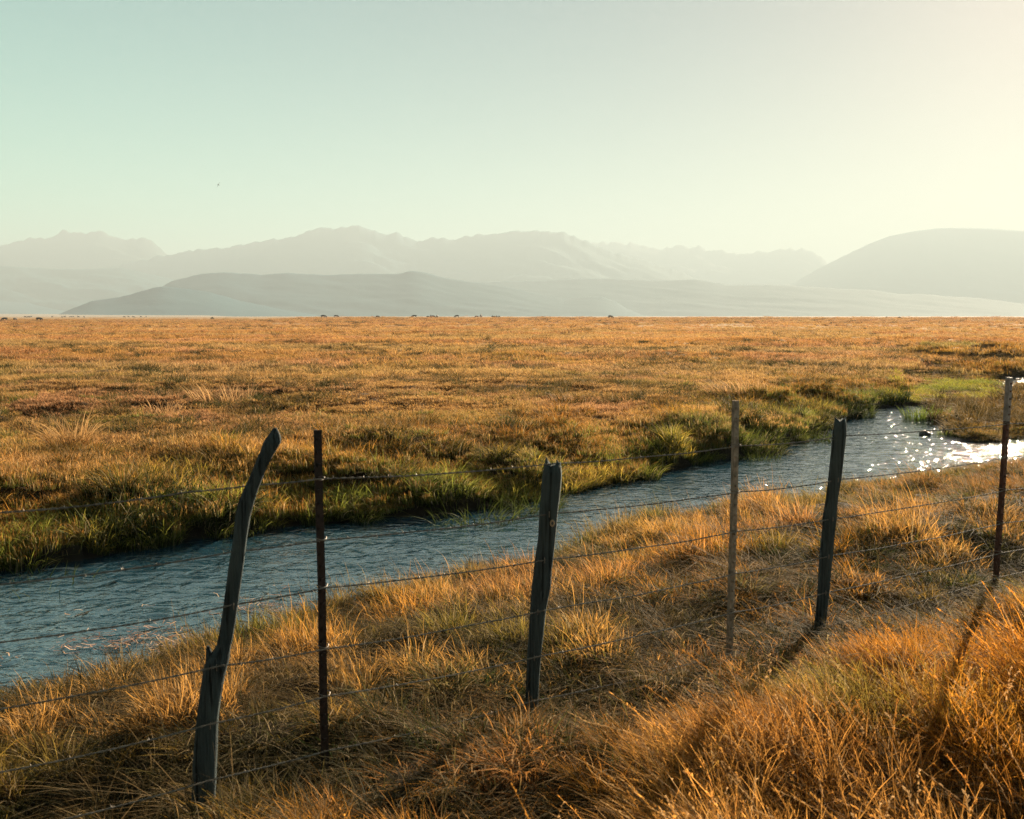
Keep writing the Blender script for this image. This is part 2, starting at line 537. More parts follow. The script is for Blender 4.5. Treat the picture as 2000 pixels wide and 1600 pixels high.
# ------------------------------------------------------------------ mountains
def ridge_mesh(name, pts, D, depth, rough, mat, foot=None, spur=1.0, seed=0, jag=0.0, label_kind='structure'):
    pts = np.array(pts, float)
    px = np.arange(pts[0, 0], pts[-1, 0] + .1, 3.0 if pts[-1, 0] - pts[0, 0] < 1500 else 4.0)
    py = np.interp(px, pts[:, 0], pts[:, 1])
    # soften the corners of the traced ridge, then add the small teeth
    k = np.array([.5, 3, .5]); k /= k.sum()
    py = np.convolve(np.pad(py, 1, mode='edge'), k, 'valid')
    py = py + (fbm(px * .09, px * 0 + seed, seed, 3) - .5) * jag
    top = np.array([at_y(a, b, D) for a, b in zip(px, py)])
    base = CAM_Z - 25
    Hj = np.maximum(top[:, 2] - base, 5)
    kk = np.hanning(31); kk /= kk.sum()
    Hs = np.convolve(np.pad(Hj, 15, mode='edge'), kk, 'valid')
    n = 46
    T = np.concatenate([np.linspace(-1, 0, n), np.linspace(0, 1, 12)[1:]])
    V = []
    for t in T:
        H = Hj + (np.minimum(Hs, Hj * 1.02) - Hj) * min(1, abs(t) * 7)
        prof = (1 - abs(t)) ** (1.25 if t < 0 else 1.6)
        Y = D + t * depth
        X = top[:, 0] * (Y / D)
        q = fbm(X / D * 30 + 9 + t * 7, X * 0 + t * 9 + seed, seed + 7, 5) - .5
        h = H * prof + q * H * rough * spur * (1 - abs(t)) * abs(t) ** .8 * 2.2
        if t < 0:           # never above the sight line to the crest
            lim = (H + base - CAM_Z) * (Y / D) + CAM_Z - base
            h = np.minimum(h, lim * (1 - .04 * abs(t)))
        V.append(np.stack([X, np.full_like(X, Y), base + np.maximum(h, -5)], 1))
    m = len(px)
    V = np.concatenate(V)
    idx = np.arange(len(V)).reshape(len(T), m)
    Fq = np.stack([idx[:-1, :-1].ravel(), idx[:-1, 1:].ravel(), idx[1:, 1:].ravel(), idx[1:, :-1].ravel()], 1)
    o = mesh_obj(name, V, Fq, mat, smooth=True)
    tag(o, kind='structure')
    return o
M_FOREST = mountain_material('haze_tinted_sage_and_pine', (.003, .060, .09), (.007, .072, .10), .004)  # teal of the distant haze is mixed into the slope colour
M_SLOPE = mountain_material('haze_tinted_dry_slope', (.008, .06, .08), (.014, .075, .092), .0018)  # blue-green haze painted into this slope colour as well
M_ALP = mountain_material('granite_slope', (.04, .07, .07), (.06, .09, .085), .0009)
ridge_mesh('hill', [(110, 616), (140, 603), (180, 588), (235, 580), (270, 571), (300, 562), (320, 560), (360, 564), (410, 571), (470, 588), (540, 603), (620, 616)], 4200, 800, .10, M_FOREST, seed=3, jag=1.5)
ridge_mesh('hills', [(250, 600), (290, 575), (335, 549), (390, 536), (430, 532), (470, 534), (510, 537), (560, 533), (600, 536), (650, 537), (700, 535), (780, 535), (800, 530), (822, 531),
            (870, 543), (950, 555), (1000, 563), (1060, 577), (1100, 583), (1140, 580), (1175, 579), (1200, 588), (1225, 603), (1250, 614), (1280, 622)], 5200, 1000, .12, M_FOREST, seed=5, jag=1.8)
ridge_mesh('hills', [(700, 600), (820, 560), (910, 551), (1000, 549), (1060, 548), (1130, 544), (1200, 544), (1290, 548), (1360, 546), (1390, 551), (1420, 557), (1500, 556), (1560, 559), (1640, 564),
            (1700, 566), (1760, 575), (1800, 574), (1850, 579), (1910, 582), (1950, 587), (2000, 594), (2150, 606), (2400, 620)], 6700, 1300, .12, M_FOREST, seed=11, jag=1.8)
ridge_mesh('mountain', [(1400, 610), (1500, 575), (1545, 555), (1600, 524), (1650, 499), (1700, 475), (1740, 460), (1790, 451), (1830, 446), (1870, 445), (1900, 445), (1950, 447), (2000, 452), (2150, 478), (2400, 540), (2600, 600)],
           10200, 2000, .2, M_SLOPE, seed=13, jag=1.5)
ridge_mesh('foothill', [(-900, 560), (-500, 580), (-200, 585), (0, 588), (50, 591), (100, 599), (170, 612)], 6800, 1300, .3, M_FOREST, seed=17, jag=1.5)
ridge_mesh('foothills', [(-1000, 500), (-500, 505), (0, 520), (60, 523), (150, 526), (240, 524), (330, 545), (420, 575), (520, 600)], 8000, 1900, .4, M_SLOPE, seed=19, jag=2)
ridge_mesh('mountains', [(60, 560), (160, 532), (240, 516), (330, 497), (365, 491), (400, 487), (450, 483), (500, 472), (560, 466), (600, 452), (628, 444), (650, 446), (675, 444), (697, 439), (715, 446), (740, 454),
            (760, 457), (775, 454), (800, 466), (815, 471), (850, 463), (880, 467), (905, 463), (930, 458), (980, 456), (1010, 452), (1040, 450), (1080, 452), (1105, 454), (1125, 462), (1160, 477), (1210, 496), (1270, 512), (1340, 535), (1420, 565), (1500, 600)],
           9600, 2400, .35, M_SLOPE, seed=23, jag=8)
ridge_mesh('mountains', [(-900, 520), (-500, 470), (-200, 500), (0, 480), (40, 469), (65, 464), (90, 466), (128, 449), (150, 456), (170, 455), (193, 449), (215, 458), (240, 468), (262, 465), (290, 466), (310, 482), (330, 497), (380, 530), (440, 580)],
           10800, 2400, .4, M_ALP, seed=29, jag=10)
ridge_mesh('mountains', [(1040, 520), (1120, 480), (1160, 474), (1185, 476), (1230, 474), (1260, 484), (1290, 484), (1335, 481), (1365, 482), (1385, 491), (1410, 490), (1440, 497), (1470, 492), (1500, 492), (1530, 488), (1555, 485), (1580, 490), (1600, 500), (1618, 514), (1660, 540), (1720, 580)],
           12900, 2400, .5, M_ALP, seed=31, jag=16)

# ------------------------------------------------------------------ grass
def blades(n, rad, h0, h1, wid, out_lean, wind, droop, seg=4, seed=0, square=False, hump=0.0, off=(0, 0)):
    g = np.random.default_rng(seed)
    if square:
        px = g.uniform(-rad, rad, n); py = g.uniform(-rad, rad, n)
    else:
        rr = rad * np.sqrt(g.random(n)); th = g.uniform(0, 2 * np.pi, n)
        px = rr * np.cos(th); py = rr * np.sin(th)
    h = h0 + (h1 - h0) * g.random(n) ** 1.3
    phi = g.uniform(0, 2 * np.pi, n)
    if not square:
        phi = np.arctan2(py, px) + g.normal(0, .7, n)
    amt = out_lean * g.uniform(.2, 1.3, n)
    dx = np.cos(phi) * amt + wind[0] * g.uniform(.3, 1.4, n)
    dy = np.sin(phi) * amt + wind[1] * g.uniform(.3, 1.4, n)
    dr = droop * g.uniform(.1, 1.6, n)
    wd = wid * g.uniform(.6, 1.4, n)
    wa = g.uniform(0, np.pi, n)
    wx, wy = np.cos(wa), np.sin(wa)
    ts = np.linspace(0, 1, seg + 1)
    V = []; BT = []
    for t in ts:
        b = t * (.45 + .55 * t)
        cx = px + h * dx * b * 1.0
        cy_ = py + h * dy * b * 1.0
        L = np.hypot(dx, dy)
        cz = h * (t - dr * t * t * .5) / np.sqrt(1 + (L * b) ** 2)
        ww = wd * (1 - t ** 1.7) * (.75 + .5 * t) * .5 + .0003
        V.append(np.stack([cx - wx * ww, cy_ - wy * ww, cz - .03 * (t == 0)], 1))
        V.append(np.stack([cx + wx * ww, cy_ + wy * ww, cz - .03 * (t == 0)], 1))
        BT += [np.full(n, t)] * 2
    k = 2 * (seg + 1)
    V = np.stack(V, 1).reshape(-1, 3)
    BT = np.stack(BT, 1).ravel()
    BR = np.repeat(g.random(n), k)
    base = (np.arange(n) * k)[:, None]
    Fs = []
    for j in range(seg):
        Fs.append(base + np.array([2 * j, 2 * j + 1, 2 * j + 3, 2 * j + 2]))
    Fq = np.stack(Fs, 1).reshape(-1, 4)
    V[:, 0] += off[0]; V[:, 1] += off[1]
    if hump:
        r2 = (V[:, 0] ** 2 + V[:, 1] ** 2) / (rad * rad)
        V[:, 2] += hump * np.clip(1 - r2, 0, 1)
    return V, Fq, BT, BR

def seed_heads(n, rad, h0, h1, wind, seed):
    g = np.random.default_rng(seed)
    V, Fs, BT, BR = [], [], [], []
    def quad(p, q, wdt, br):
        d = q - p; s_ = np.cross(d, [g.normal(), g.normal(), .3]); s_ /= np.linalg.norm(s_) + 1e-9
        b = len(V)
        V.extend([p - s_ * wdt * .5, p + s_ * wdt * .5, q + s_ * wdt * .35, q - s_ * wdt * .35]); Fs.append((b, b + 1, b + 2, b + 3))
        BT.extend([1.0] * 4); BR.extend([br] * 4)
    for i in range(n):
        a = g.uniform(0, 6.28); p0 = np.array([math.cos(a), math.sin(a), 0]) * rad * g.random()
        h = g.uniform(h0, h1); lean = np.array([wind[0] + g.normal(0, .25), wind[1] + g.normal(0, .25), 0])
        br = g.random(); pts = [p0 + np.array([0, 0, h * t]) + lean * h * t * t * .8 for t in np.linspace(0, 1, 6)]
        for k in range(5): quad(pts[k], pts[k + 1], .0022, br)
        for k in range(14):
            t = g.uniform(.72, 1.0); c = p0 + np.array([0, 0, h * t]) + lean * h * t * t * .8
            dv = np.array([g.normal(0, .5), g.normal(0, .5), 1.0]) + lean; dv /= np.linalg.norm(dv)
            quad(c, c + dv * g.uniform(.008, .016), .0055, br)
    return np.array(V), np.array(Fs), np.array(BT), np.array(BR)

def blade_mesh(name, specs, mat=M_BLADE, seeds=None):
    Vs, Fs, BT, BR, o = [], [], [], [], 0
    for s in specs:
        V, Fq, bt, br = blades(**s)
        Vs.append(V); Fs.append(Fq + o); BT.append(bt); BR.append(br); o += len(V)
    if seeds:
        V, Fq, bt, br = seed_heads(**seeds)
        Vs.append(V); Fs.append(Fq + o); BT.append(bt); BR.append(br)
    return mesh_obj(name, np.concatenate(Vs), np.concatenate(Fs), mat, link=False, attrs={'bt': np.concatenate(BT), 'br': np.concatenate(BR)})

def family(name, count, fn):
    c = bpy.data.collections.new(name)
    for i in range(count):
        o = fn(i); o.name = '%s_%02d' % (name, i); c.objects.link(o)
    return c

WIND = (-.75, .05)
tall = family('tall_tuft', 7, lambda i: blade_mesh('tuft', [
    dict(n=85, rad=.12, h0=.14, h1=.42, wid=.0042, out_lean=.55, wind=(-.25, .0), droop=.4, seed=100 + i),
    dict(n=15, rad=.12, h0=.16, h1=.44, wid=.0078, out_lean=.7, wind=(-.5, .05), droop=1.0, seg=6, seed=170 + i),
    dict(n=14, rad=.12, h0=.36, h1=.56, wid=.0030, out_lean=.4, wind=(-.5, .05), droop=.5, seg=6, seed=150 + i)], seeds=dict(n=3, rad=.12, h0=.32, h1=.52, wind=(-.4, 0), seed=190 + i)))
midt = family('mid_tuft', 8, lambda i: blade_mesh('tuft', [
    dict(n=100, rad=.095, h0=.05, h1=.18, wid=.0050, out_lean=.9, wind=(-.3, .1), droop=.6, seg=3, seed=200 + i),
    dict(n=9, rad=.12, h0=.14, h1=.30, wid=.0028, out_lean=.5, wind=(-.6, .1), droop=.5, seg=4, seed=250 + i)]))
matt = family('thatch_tuft', 5, lambda i: blade_mesh('tuft', [
    dict(n=90, rad=.2, h0=.08, h1=.3, wid=.0042, out_lean=1.3, wind=(-.8, .0), droop=1.5, seg=4, seed=300 + i)]))
sedge = family('sedge_tuft', 6, lambda i: blade_mesh('tuft', [
    dict(n=120, rad=.15, h0=.12, h1=.36, wid=.0075, out_lean=.8, wind=(-.15, .0), droop=.75, seg=4, seed=400 + i)]))
field = family('field_patch', 6, lambda i: blade_mesh('patch', [
    dict(n=190, rad=.55, h0=.03, h1=.09, wid=.010, out_lean=.6, wind=(-.4, .05), droop=.5, seg=2, seed=500 + i, square=True)] + [
    dict(n=26, rad=.07 + .05 * ((i * 5 + j * 3) % 4) / 3, h0=.06, h1=.13 + .07 * ((i + j * 7) % 5) / 4, wid=.010, out_lean=.9, wind=(-.35, .05), droop=.6, seg=2, seed=540 + i * 20 + j,
         off=(.5 * math.sin(i * 9.1 + j * 2.4), .5 * math.sin(i * 4.7 + j * 4.1 + 1))) for j in range(11)]))
mound = family('mound_tuft', 5, lambda i: blade_mesh('tuft', [
    dict(n=360, rad=.28, h0=.12, h1=.40, wid=.009, out_lean=.9, wind=(-.15, .0), droop=.9, seg=4, seed=700 + i)], M_DENSE))
bunch = family('bunch_tuft', 4, lambda i: blade_mesh('tuft', [
    dict(n=130, rad=.22, h0=.2, h1=.55, wid=.007, out_lean=.9, wind=(-.25, .0), droop=.5, seg=4, seed=600 + i)]))

def gn_scatter(name, P, rot, scl, idx, tintc, lowc, coll, label, cat='grass', kind='stuff'):
    me = bpy.data.meshes.new(name)
    me.vertices.add(len(P)); me.vertices.foreach_set('co', np.asarray(P, np.float32).ravel())
    for nm, arr in (('rot', rot), ('scl', scl), ('tint', tintc), ('low', lowc)):
        a = me.attributes.new(nm, 'FLOAT_VECTOR', 'POINT'); a.data.foreach_set('vector', np.asarray(arr, np.float32).ravel())
    a = me.attributes.new('vid', 'INT', 'POINT'); a.data.foreach_set('value', np.asarray(idx, np.int32))
    me.materials.append(M_BLADE)
    o = bpy.data.objects.new(name, me); COL.objects.link(o)
    ng = bpy.data.node_groups.new(name + '_scatter', 'GeometryNodeTree')
    ng.interface.new_socket('Geometry', in_out='INPUT', socket_type='NodeSocketGeometry')
    ng.interface.new_socket('Geometry', in_out='OUTPUT', socket_type='NodeSocketGeometry')
    gi = ng.nodes.new('NodeGroupInput'); go = ng.nodes.new('NodeGroupOutput')
    ci = ng.nodes.new('GeometryNodeCollectionInfo')
    ci.inputs['Collection'].default_value = coll
    ci.inputs['Separate Children'].default_value = True
    ci.inputs['Reset Children'].default_value = True
    ip = ng.nodes.new('GeometryNodeInstanceOnPoints')
    ip.inputs['Pick Instance'].default_value = True
    def at(nm, t):
        x = ng.nodes.new('GeometryNodeInputNamedAttribute'); x.data_type = t; x.inputs['Name'].default_value = nm
        return x.outputs[0]
    ng.links.new(gi.outputs[0], ip.inputs['Points'])
    ng.links.new(ci.outputs[0], ip.inputs['Instance'])
    ng.links.new(at('vid', 'INT'), ip.inputs['Instance Index'])
    ng.links.new(at('rot', 'FLOAT_VECTOR'), ip.inputs['Rotation'])
    ng.links.new(at('scl', 'FLOAT_VECTOR'), ip.inputs['Scale'])
    ng.links.new(ip.outputs[0], go.inputs[0])
    md = o.modifiers.new('scatter', 'NODES'); md.node_group = ng
    tag(o, label, cat, kind=kind)
    return o

def lerp(a, b, t): return np.asarray(a) * (1 - t[:, None]) + np.asarray(b) * t[:, None]

STRAW = (.76, .43, .14); PINK = (.70, .36, .17); RUST = (.44, .19, .04); ORANGE = (.62, .28, .05)
GREEN = (.14, .16, .03); DGREEN = (.035, .055, .014); OLIVE = (.22, .17, .05); BROWN = (.11, .05, .018); LIME = (.36, .40, .05)

NSTRAW = (.74, .39, .10); NPINK = (.66, .31, .10); NORANGE = (.70, .30, .04)

def region(n, x0, x1, y0, y1):
    return rng.uniform(x0, x1, n), rng.uniform(y0, y1, n)

def cone(n, r0, r1, half=33.0, pw=2.0):
    a = R(1) * rng.uniform(-half, half, n)
    r = (r0 ** pw + (r1 ** pw - r0 ** pw) * rng.random(n)) ** (1 / pw)
    return r * np.sin(a), r * np.cos(a)

def place(name, x, y, keep, coll, nvar, scale, zsc, tintc, lowc, label, sink=.0, rz=.7, tilt=.15, aniso=None):
    x, y = x[keep], y[keep]
    z = ground_z(x, y) - sink
    n = len(x)
    def sel(v): return v[keep] if isinstance(v, np.ndarray) and v.shape[:1] == keep.shape else v
    sc = np.ones(n) * sel(scale) * rng.uniform(.75, 1.3, n)
    zz = sc * sel(zsc) * rng.uniform(.8, 1.25, n)
    fl = np.where(rng.random(n) < .5, 1, 1)
    P = np.stack([x, y, z], 1)
    rot = np.stack([rng.normal(0, tilt, n), rng.normal(0, tilt, n), rng.uniform(-rz, rz, n)], 1)
    scl = np.stack([sc, sc * fl, zz], 1)
    return gn_scatter(name, P, rot, scl, rng.integers(0, nvar, n), tintc[keep], lowc[keep], coll, label)

def in_marsh(x, y):
    px = 1000 + F * x / np.maximum(y, .1)
    e = fbm(x * .45, y * .3, 251, 3) - .5
    return (px + 260 * e > 1785) & (px + 260 * e < 1945) & (y + 16 * e > 27) & (y + 14 * e < 35.5) & (vnoise(x * 1.1, y * .8, 253) > .34)

def fence_n(x, y): return -(y - 4.652 - .66 * x) / 1.198      # metres in front of the fence line

# 1. tall rust coloured grass along and in front of the fence
x, y = region(17000, -4.5, 8.5, 1.6, 10)
s, a, c = river_sd(x, y)
fn = fence_n(x, y)
band = sm(.25, .8, fn) * (1 - sm(2.6, 3.4, fn) * (x > .5)) * sm(-2.5, .5, x + 1.2 * fn)
dens = band * np.clip(.35 + .75 * sm(-.6, 1.2, x), 0, 1)
hollow = np.exp(-(((x - 1.75) / .55) ** 2 + ((y - 3.75) / .45) ** 2)) + .7 * np.exp(-(((x - .3) / .5) ** 2 + ((y - 3.6) / .25) ** 2))
keep = (rng.random(len(x)) < dens * (1 - .9 * hollow)) & (s > .4) & near_side(x, y) & (np.hypot(x, y) > 2.3)
n1 = fbm(x * .9, y * .9, 101, 3); n2 = fbm(x * .7 + 5, y * .7, 105, 3)
T = lerp(RUST, NORANGE, sm(.35, .6, n1)); T = lerp(T, NSTRAW, sm(.5, .75, n2) * .8)
T = T * (1 - sm(-.2, -1.2, x)[:, None] * .0)
T = lerp(T, NSTRAW, (1 - sm(-1.0, .8, x)) * .6)
T = lerp(T, (.26, .26, .05), sm(.55, .68, fbm(x * 1.4, y * 1.4, 108, 2)) * .8)
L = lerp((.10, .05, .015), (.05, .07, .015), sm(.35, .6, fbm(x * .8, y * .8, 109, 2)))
hs = (.42 + .34 * sm(-.2, 1.6, x)) * (.34 + .80 * sm(.4, 1.5, fn)) * (.7 + .6 * vnoise(x * 2.2, y * 2.2, 113)) * (1 - .22 * sm(1.2, 2.4, x))
tsz = np.clip(hs * 1.35, .42, 1.05)
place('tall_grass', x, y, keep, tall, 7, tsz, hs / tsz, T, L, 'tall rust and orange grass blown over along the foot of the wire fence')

# 2. pasture between the fence and the river
x, y = region(38000, -9, 26, 2.2, 22)
s, a, c = river_sd(x, y); fn = fence_n(x, y); r = np.hypot(x, y)
incone = np.abs(np.arctan2(x, y)) < R(38)
cl = vnoise(x * 2.4, y * 2.4, 133)
keep = near_side(x, y) & (s > .03) & (fn < 2.8) & incone & (rng.random(len(x)) < np.clip(1.3 - r / 30, .4, 1) * (.35 + .65 * sm(.3, .55, cl))) & (r > 2.2)
n1 = fbm(x * .55, y * .55, 121, 3); n2 = fbm(x * .8 + 5, y * .8, 125, 3)
T = lerp(NSTRAW, NORANGE, sm(.45, .7, n1)); T = lerp(T, NPINK, sm(.45, .7, n2) * .8)
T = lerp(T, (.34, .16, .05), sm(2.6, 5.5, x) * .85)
ed = 1 - sm(.15, .9, s)
T = lerp(T, OLIVE, np.clip(ed * .8, 0, 1))
T = lerp(T, GREEN, sm(.6, .72, fbm(x * .9, y * .9, 127, 2)) * .7)
L = lerp((.09, .05, .018), (.06, .08, .018), np.clip(sm(.35, .55, fbm(x * .8, y * .8, 129, 2)) + ed, 0, 1))
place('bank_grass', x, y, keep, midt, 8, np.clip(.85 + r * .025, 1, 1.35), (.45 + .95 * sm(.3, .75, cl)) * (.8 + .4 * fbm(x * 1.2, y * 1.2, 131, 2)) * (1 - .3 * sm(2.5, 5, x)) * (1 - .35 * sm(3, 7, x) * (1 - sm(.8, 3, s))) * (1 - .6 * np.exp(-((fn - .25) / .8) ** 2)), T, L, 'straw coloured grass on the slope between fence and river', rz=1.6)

# 3. flattened thatch under everything close by
x, y = region(5200, -4.5, 8, 1.4, 9)
s, a, c = river_sd(x, y)
keep = near_side(x, y) & (s > .15) & (np.hypot(x, y) > 1.6)
n1 = fbm(x * 1.3, y * 1.3, 141, 3)
T = lerp((.30, .19, .08), (.07, .055, .02), sm(.3, .55, n1)); L = lerp((.05, .035, .012), (.03, .04, .012), n1)  # dead grass toned down, shade of the gaps put into its colour
place('dead_grass', x, y, keep, matt, 5, np.full(len(x), .9), np.full(len(x), .6), T, L, 'flattened dead grass lying between the tufts by the fence', rz=3.1)

# 4. sedge along both water edges
x, y = region(52000, -12, 26, 5, 42)
s, a, c = river_sd(x, y); r = np.hypot(x, y); nr = near_side(x, y)
se = np.minimum(s, a)
incone = np.abs(np.arctan2(x, y)) < R(38)
dn = np.where(nr, (1 - sm(.05, .45, s)) * .25, (1 - sm(.35, .9, se)) * .6 + .16 * (1 - sm(1.2, 4.5, se)))
pxm = 1000 + F * x / np.maximum(y, .1)
marsh = (se > .02) & in_marsh(x, y)
keep = (se > .0) & incone & (y > 1) & ((rng.random(len(x)) < dn * np.clip(18 / r, .4, 1)) | marsh & (rng.random(len(x)) < .9))
n1 = fbm(x * .7, y * .7, 151, 3)
T = lerp((.12, .15, .03), (.30, .32, .055), sm(.3, .5, n1)); T = lerp(T, (.62, .42, .07), sm(.5, .7, n1) * .85)
T = lerp(T, RUST, sm(.5, 1.4, se) * sm(.3, .5, fbm(x * .5, y * .5, 155, 2)))
T = lerp(T, ORANGE, sm(.4, 2.2, se) * sm(.45, .55, fbm(x * .8, y * .8, 156, 2)))
T = lerp(T, LIME, marsh * .95)
sp_ = ((pxm > 1800) & ~marsh & ~nr) * .8
T = lerp(T, (.46, .24, .07), sp_)
T = lerp(T, (.55, .46, .06), marsh * sm(.45, .6, fbm(x * .5, y * .5, 157, 2)) * .8)
L = lerp((.025, .04, .01), (.08, .10, .02), n1)
place('sedge', x, y, keep, sedge, 6, np.where(nr, .55, 1.0), np.where(nr, .7, .85) * np.where(marsh, 1.1, 1) * np.where((pxm > 1760) & ~nr, np.where((r > 29) & ~marsh, .25, .6), 1), T, L, 'green sedge growing in clumps along the water edge', rz=3.14)

# rounded sedge mounds over the far bank and the low spit
x, y = region(16000, -12, 26, 7, 42)
s, a, c = river_sd(x, y); r = np.hypot(x, y)
pxm = 1000 + F * x / np.maximum(y, .1)
spit = (pxm > 1810) & (r < 29)
m = fbm(x * .8, y * .8, 231, 2)
pr = np.where(spit, .3, (.42 * (1 - sm(.5, 1.5, s)) + .10 * (1 - sm(1.5, 6.5, s)) * (m > .5)) * (vnoise(x * 1.1 + 3, y * 1.1, 237) > .42))
keep = (~near_side(x, y)) & (s > .08) & (s < 7) & ~((pxm > 1780) & (r > 29)) & (np.abs(np.arctan2(x, y)) < R(32)) & (rng.random(len(x)) < pr) & ~in_marsh(x, y)
T = lerp((.07, .09, .02), (.24, .20, .045), sm(.25, .9, vnoise(x * 1.7, y * 1.7, 233)))
T = lerp(T, (.40, .20, .05), sm(.5, 3, s) * .7); T = lerp(T, (.34, .19, .06), spit * .6)
L = lerp((.02, .03, .008), (.035, .04, .012), rng.random(len(x)))
place('sedge_mounds', x, y, keep, mound, 5, rng.uniform(.6, 1.35, len(x)), .95, T, L, 'rounded dark sedge mounds crowding the far bank and the low spit', rz=3.1, sink=.03)

# 5. meadow beyond the river, three depths
def meadow(n, r0, r1, size, zs, nm, label, pw=1.2, half=31):
    x, y = cone(n, r0, r1, half, pw)
    s, a, c = river_sd(x, y); r = np.hypot(x, y)
    se = np.minimum(np.minimum(s, a), c)
    keep = (~near_side(x, y)) & (se > .35) & ~in_marsh(x, y) & ~((c < 2.2) & (r < 47.5) & (r > 43))
    n1 = fbm(x * .25, y * .45, 161, 3); n2 = fbm(x * .6, y * .6, 165, 3); n3 = fbm(x * .03, y * .12, 167, 3)
    T = lerp(STRAW, PINK, sm(.4, .65, n1)); T = lerp(T, ORANGE, sm(.5, .75, n2) * .4)
    T = lerp(T, RUST, sm(.52, .68, n3) * .4); T = lerp(T, (.56, .40, .15), sm(.5, .36, n3) * .6 * sm(18, 40, r))
    bank = 1 - sm(.9, 3.4, se)
    T = lerp(T, GREEN, bank * sm(.45, .6, n1) * .6)
    T = lerp(T, RUST, bank * sm(.35, .5, n2) * .9)
    T = lerp(T, ORANGE, bank * sm(.45, .6, n3) * .6)
    gr = sm(.52, .66, n2) * (1 - sm(30, 70, r))
    T = lerp(T, OLIVE, gr * .25)
    T = T * (1 - .0)
    L = lerp(BROWN, GREEN, np.clip(gr + bank, 0, 1)); L = lerp(L, T, sm(20, 60, r) * .6)
    zz = zs / (1 if np.isscalar(size) else size(r)) * (.55 + .9 * fbm(x * .3 + 2, y * .5, 171, 3)) * (1 + .4 * bank) * np.where((1000 + F * x / y > 1760) & (r < 43), np.where(r > 30, .3, .55), 1)
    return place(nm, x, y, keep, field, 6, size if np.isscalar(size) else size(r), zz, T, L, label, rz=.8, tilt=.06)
meadow(15000, 9, 34, .62, 1.0, 'meadow_grass', 'dry golden meadow grass just beyond the river bank', 1.6)
meadow(16000, 30, 130, lambda r: 1.0 + (r - 30) / 55, 1.15, 'meadow_grass', 'dry golden meadow grass across the middle of the plain', 1.3)
meadow(12000, 120, 640, lambda r: 2.6 + (r - 120) / 75, 1.6, 'meadow_grass', 'far dry pasture running to the skyline', 1.3)

# dark rushes and wet tufts dotted over the meadow
def rushes(n, r0, r1, pw, size, zs, thr, fx, fy, sd, nm, label):
    x, y = cone(n, r0, r1, 31, pw)
    s, a, c = river_sd(x, y); r = np.hypot(x, y)
    se = np.minimum(np.minimum(s, a), c)
    m = fbm(x * fx, y * fy, sd, 3)
    keep = (~near_side(x, y)) & (se > .6) & (m > thr) & ~in_marsh(x, y)
    T = lerp((.05, .055, .015), (.26, .15, .05), sm(.3, .7, vnoise(x * 2.1, y * 2.1, sd + 3)) * .8); T = lerp(T, BROWN, sm(50, 130, r) * .8)
    L = lerp((.02, .03, .01), (.05, .05, .02), rng.random(n))
    return place(nm, x, y, keep, sedge, 6, size(r), zs / size(r), T, L, label, rz=3.1, sink=.04)
rushes(18000, 12, 70, 1.3, lambda r: .8 + r / 60, .8, .49, .42, .75, 201, 'rushes', 'low dark green rushes dotted over the near meadow')
rushes(9000, 60, 520, 1.2, lambda r: 1.5 + r / 90, 1.5, .53, .035, .16, 205, 'rushes', 'dark rows of rushes streaking the far pasture')

x, y = region(9000, -9, 26, 2.6, 20)
s, a, c = river_sd(x, y); fn = fence_n(x, y); r = np.hypot(x, y)
m = fbm(x * .75, y * .9, 221, 3)
keep = near_side(x, y) & (s > .25) & (fn < 3.2) & (np.abs(np.arctan2(x, y)) < R(38)) & (m > .49)
T = lerp(DGREEN, OLIVE, sm(.3, .8, vnoise(x * 2, y * 2, 223))); L = lerp((.02, .03, .01), (.04, .04, .015), rng.random(len(x)))
place('rushes', x, y, keep, sedge, 6, np.full(len(x), .7), .5 + .45 * sm(.6, 1.8, fn), T, L, 'dark green tufts between the straw on the near bank', rz=3.1)

# 6. loose straw drifting on the water by the near bank
x, y = region(1, 0, 1, 0, 1)
def drift():
    P = []
    for _ in range(900):
        px = rng.uniform(-60, 620) ; 
        lo = np.interp(px, [-60, 0, 200, 350, 500, 640], [1375, 1365, 1330, 1285, 1230, 1190])
        py = lo - abs(rng.normal(0, 1)) * np.interp(px, [0, 300, 600], [62, 40, 16])
        P.append(on_z(px, py, ZW))
    P = np.array(P)
    nn = vnoise(P[:, 0] * 2.2, P[:, 1] * 2.2, 191)
    P = P[nn > .36]
    n = len(P)
    Vs, Fs, bt, br = [], [], [], []
    for i, p in enumerate(P):
        for q in range(rng.integers(1, 4)):
            L = rng.uniform(.02, .13); th = rng.normal(R(30), .7); w_ = rng.uniform(.002, .005)
            ox, oy = rng.normal(0, .05, 2)
            d = np.array([math.cos(th), math.sin(th)]); nrm = np.array([-d[1], d[0]])
            b = len(Vs)
            bow = rng.normal(0, .02)
            for t in (0, .5, 1):
                cxy = p[:2] + (ox, oy) + d * L * (t - .5) + nrm * bow * (t == .5)
                hgt = ZW + .012 + .012 * rng.random() + .02 * (rng.random() < .15)
                for sg in (-1, 1):
                    Vs.append((*(cxy + nrm * w_ * sg), hgt)); bt.append(.9)
            r_ = rng.random(); br += [r_] * 6
            Fs += [(b, b + 1, b + 3, b + 2), (b + 2, b + 3, b + 5, b + 4)]
    g = NT('floating_straw')
    brn = g.attr('br')
    col = g.ramp(brn, [(0, (.06, .025, .015)), (.5, (.26, .12, .07)), (1, (.60, .40, .26))])
    m = g.done(g.pbsdf(col, .7, 0, .3))
    o = mesh_obj('floating_straw', Vs, np.array(Fs), m, attrs={'br': br})
    tag(o, 'broken straw and reed litter floating on the water by the near bank', 'litter', kind='stuff')
drift()

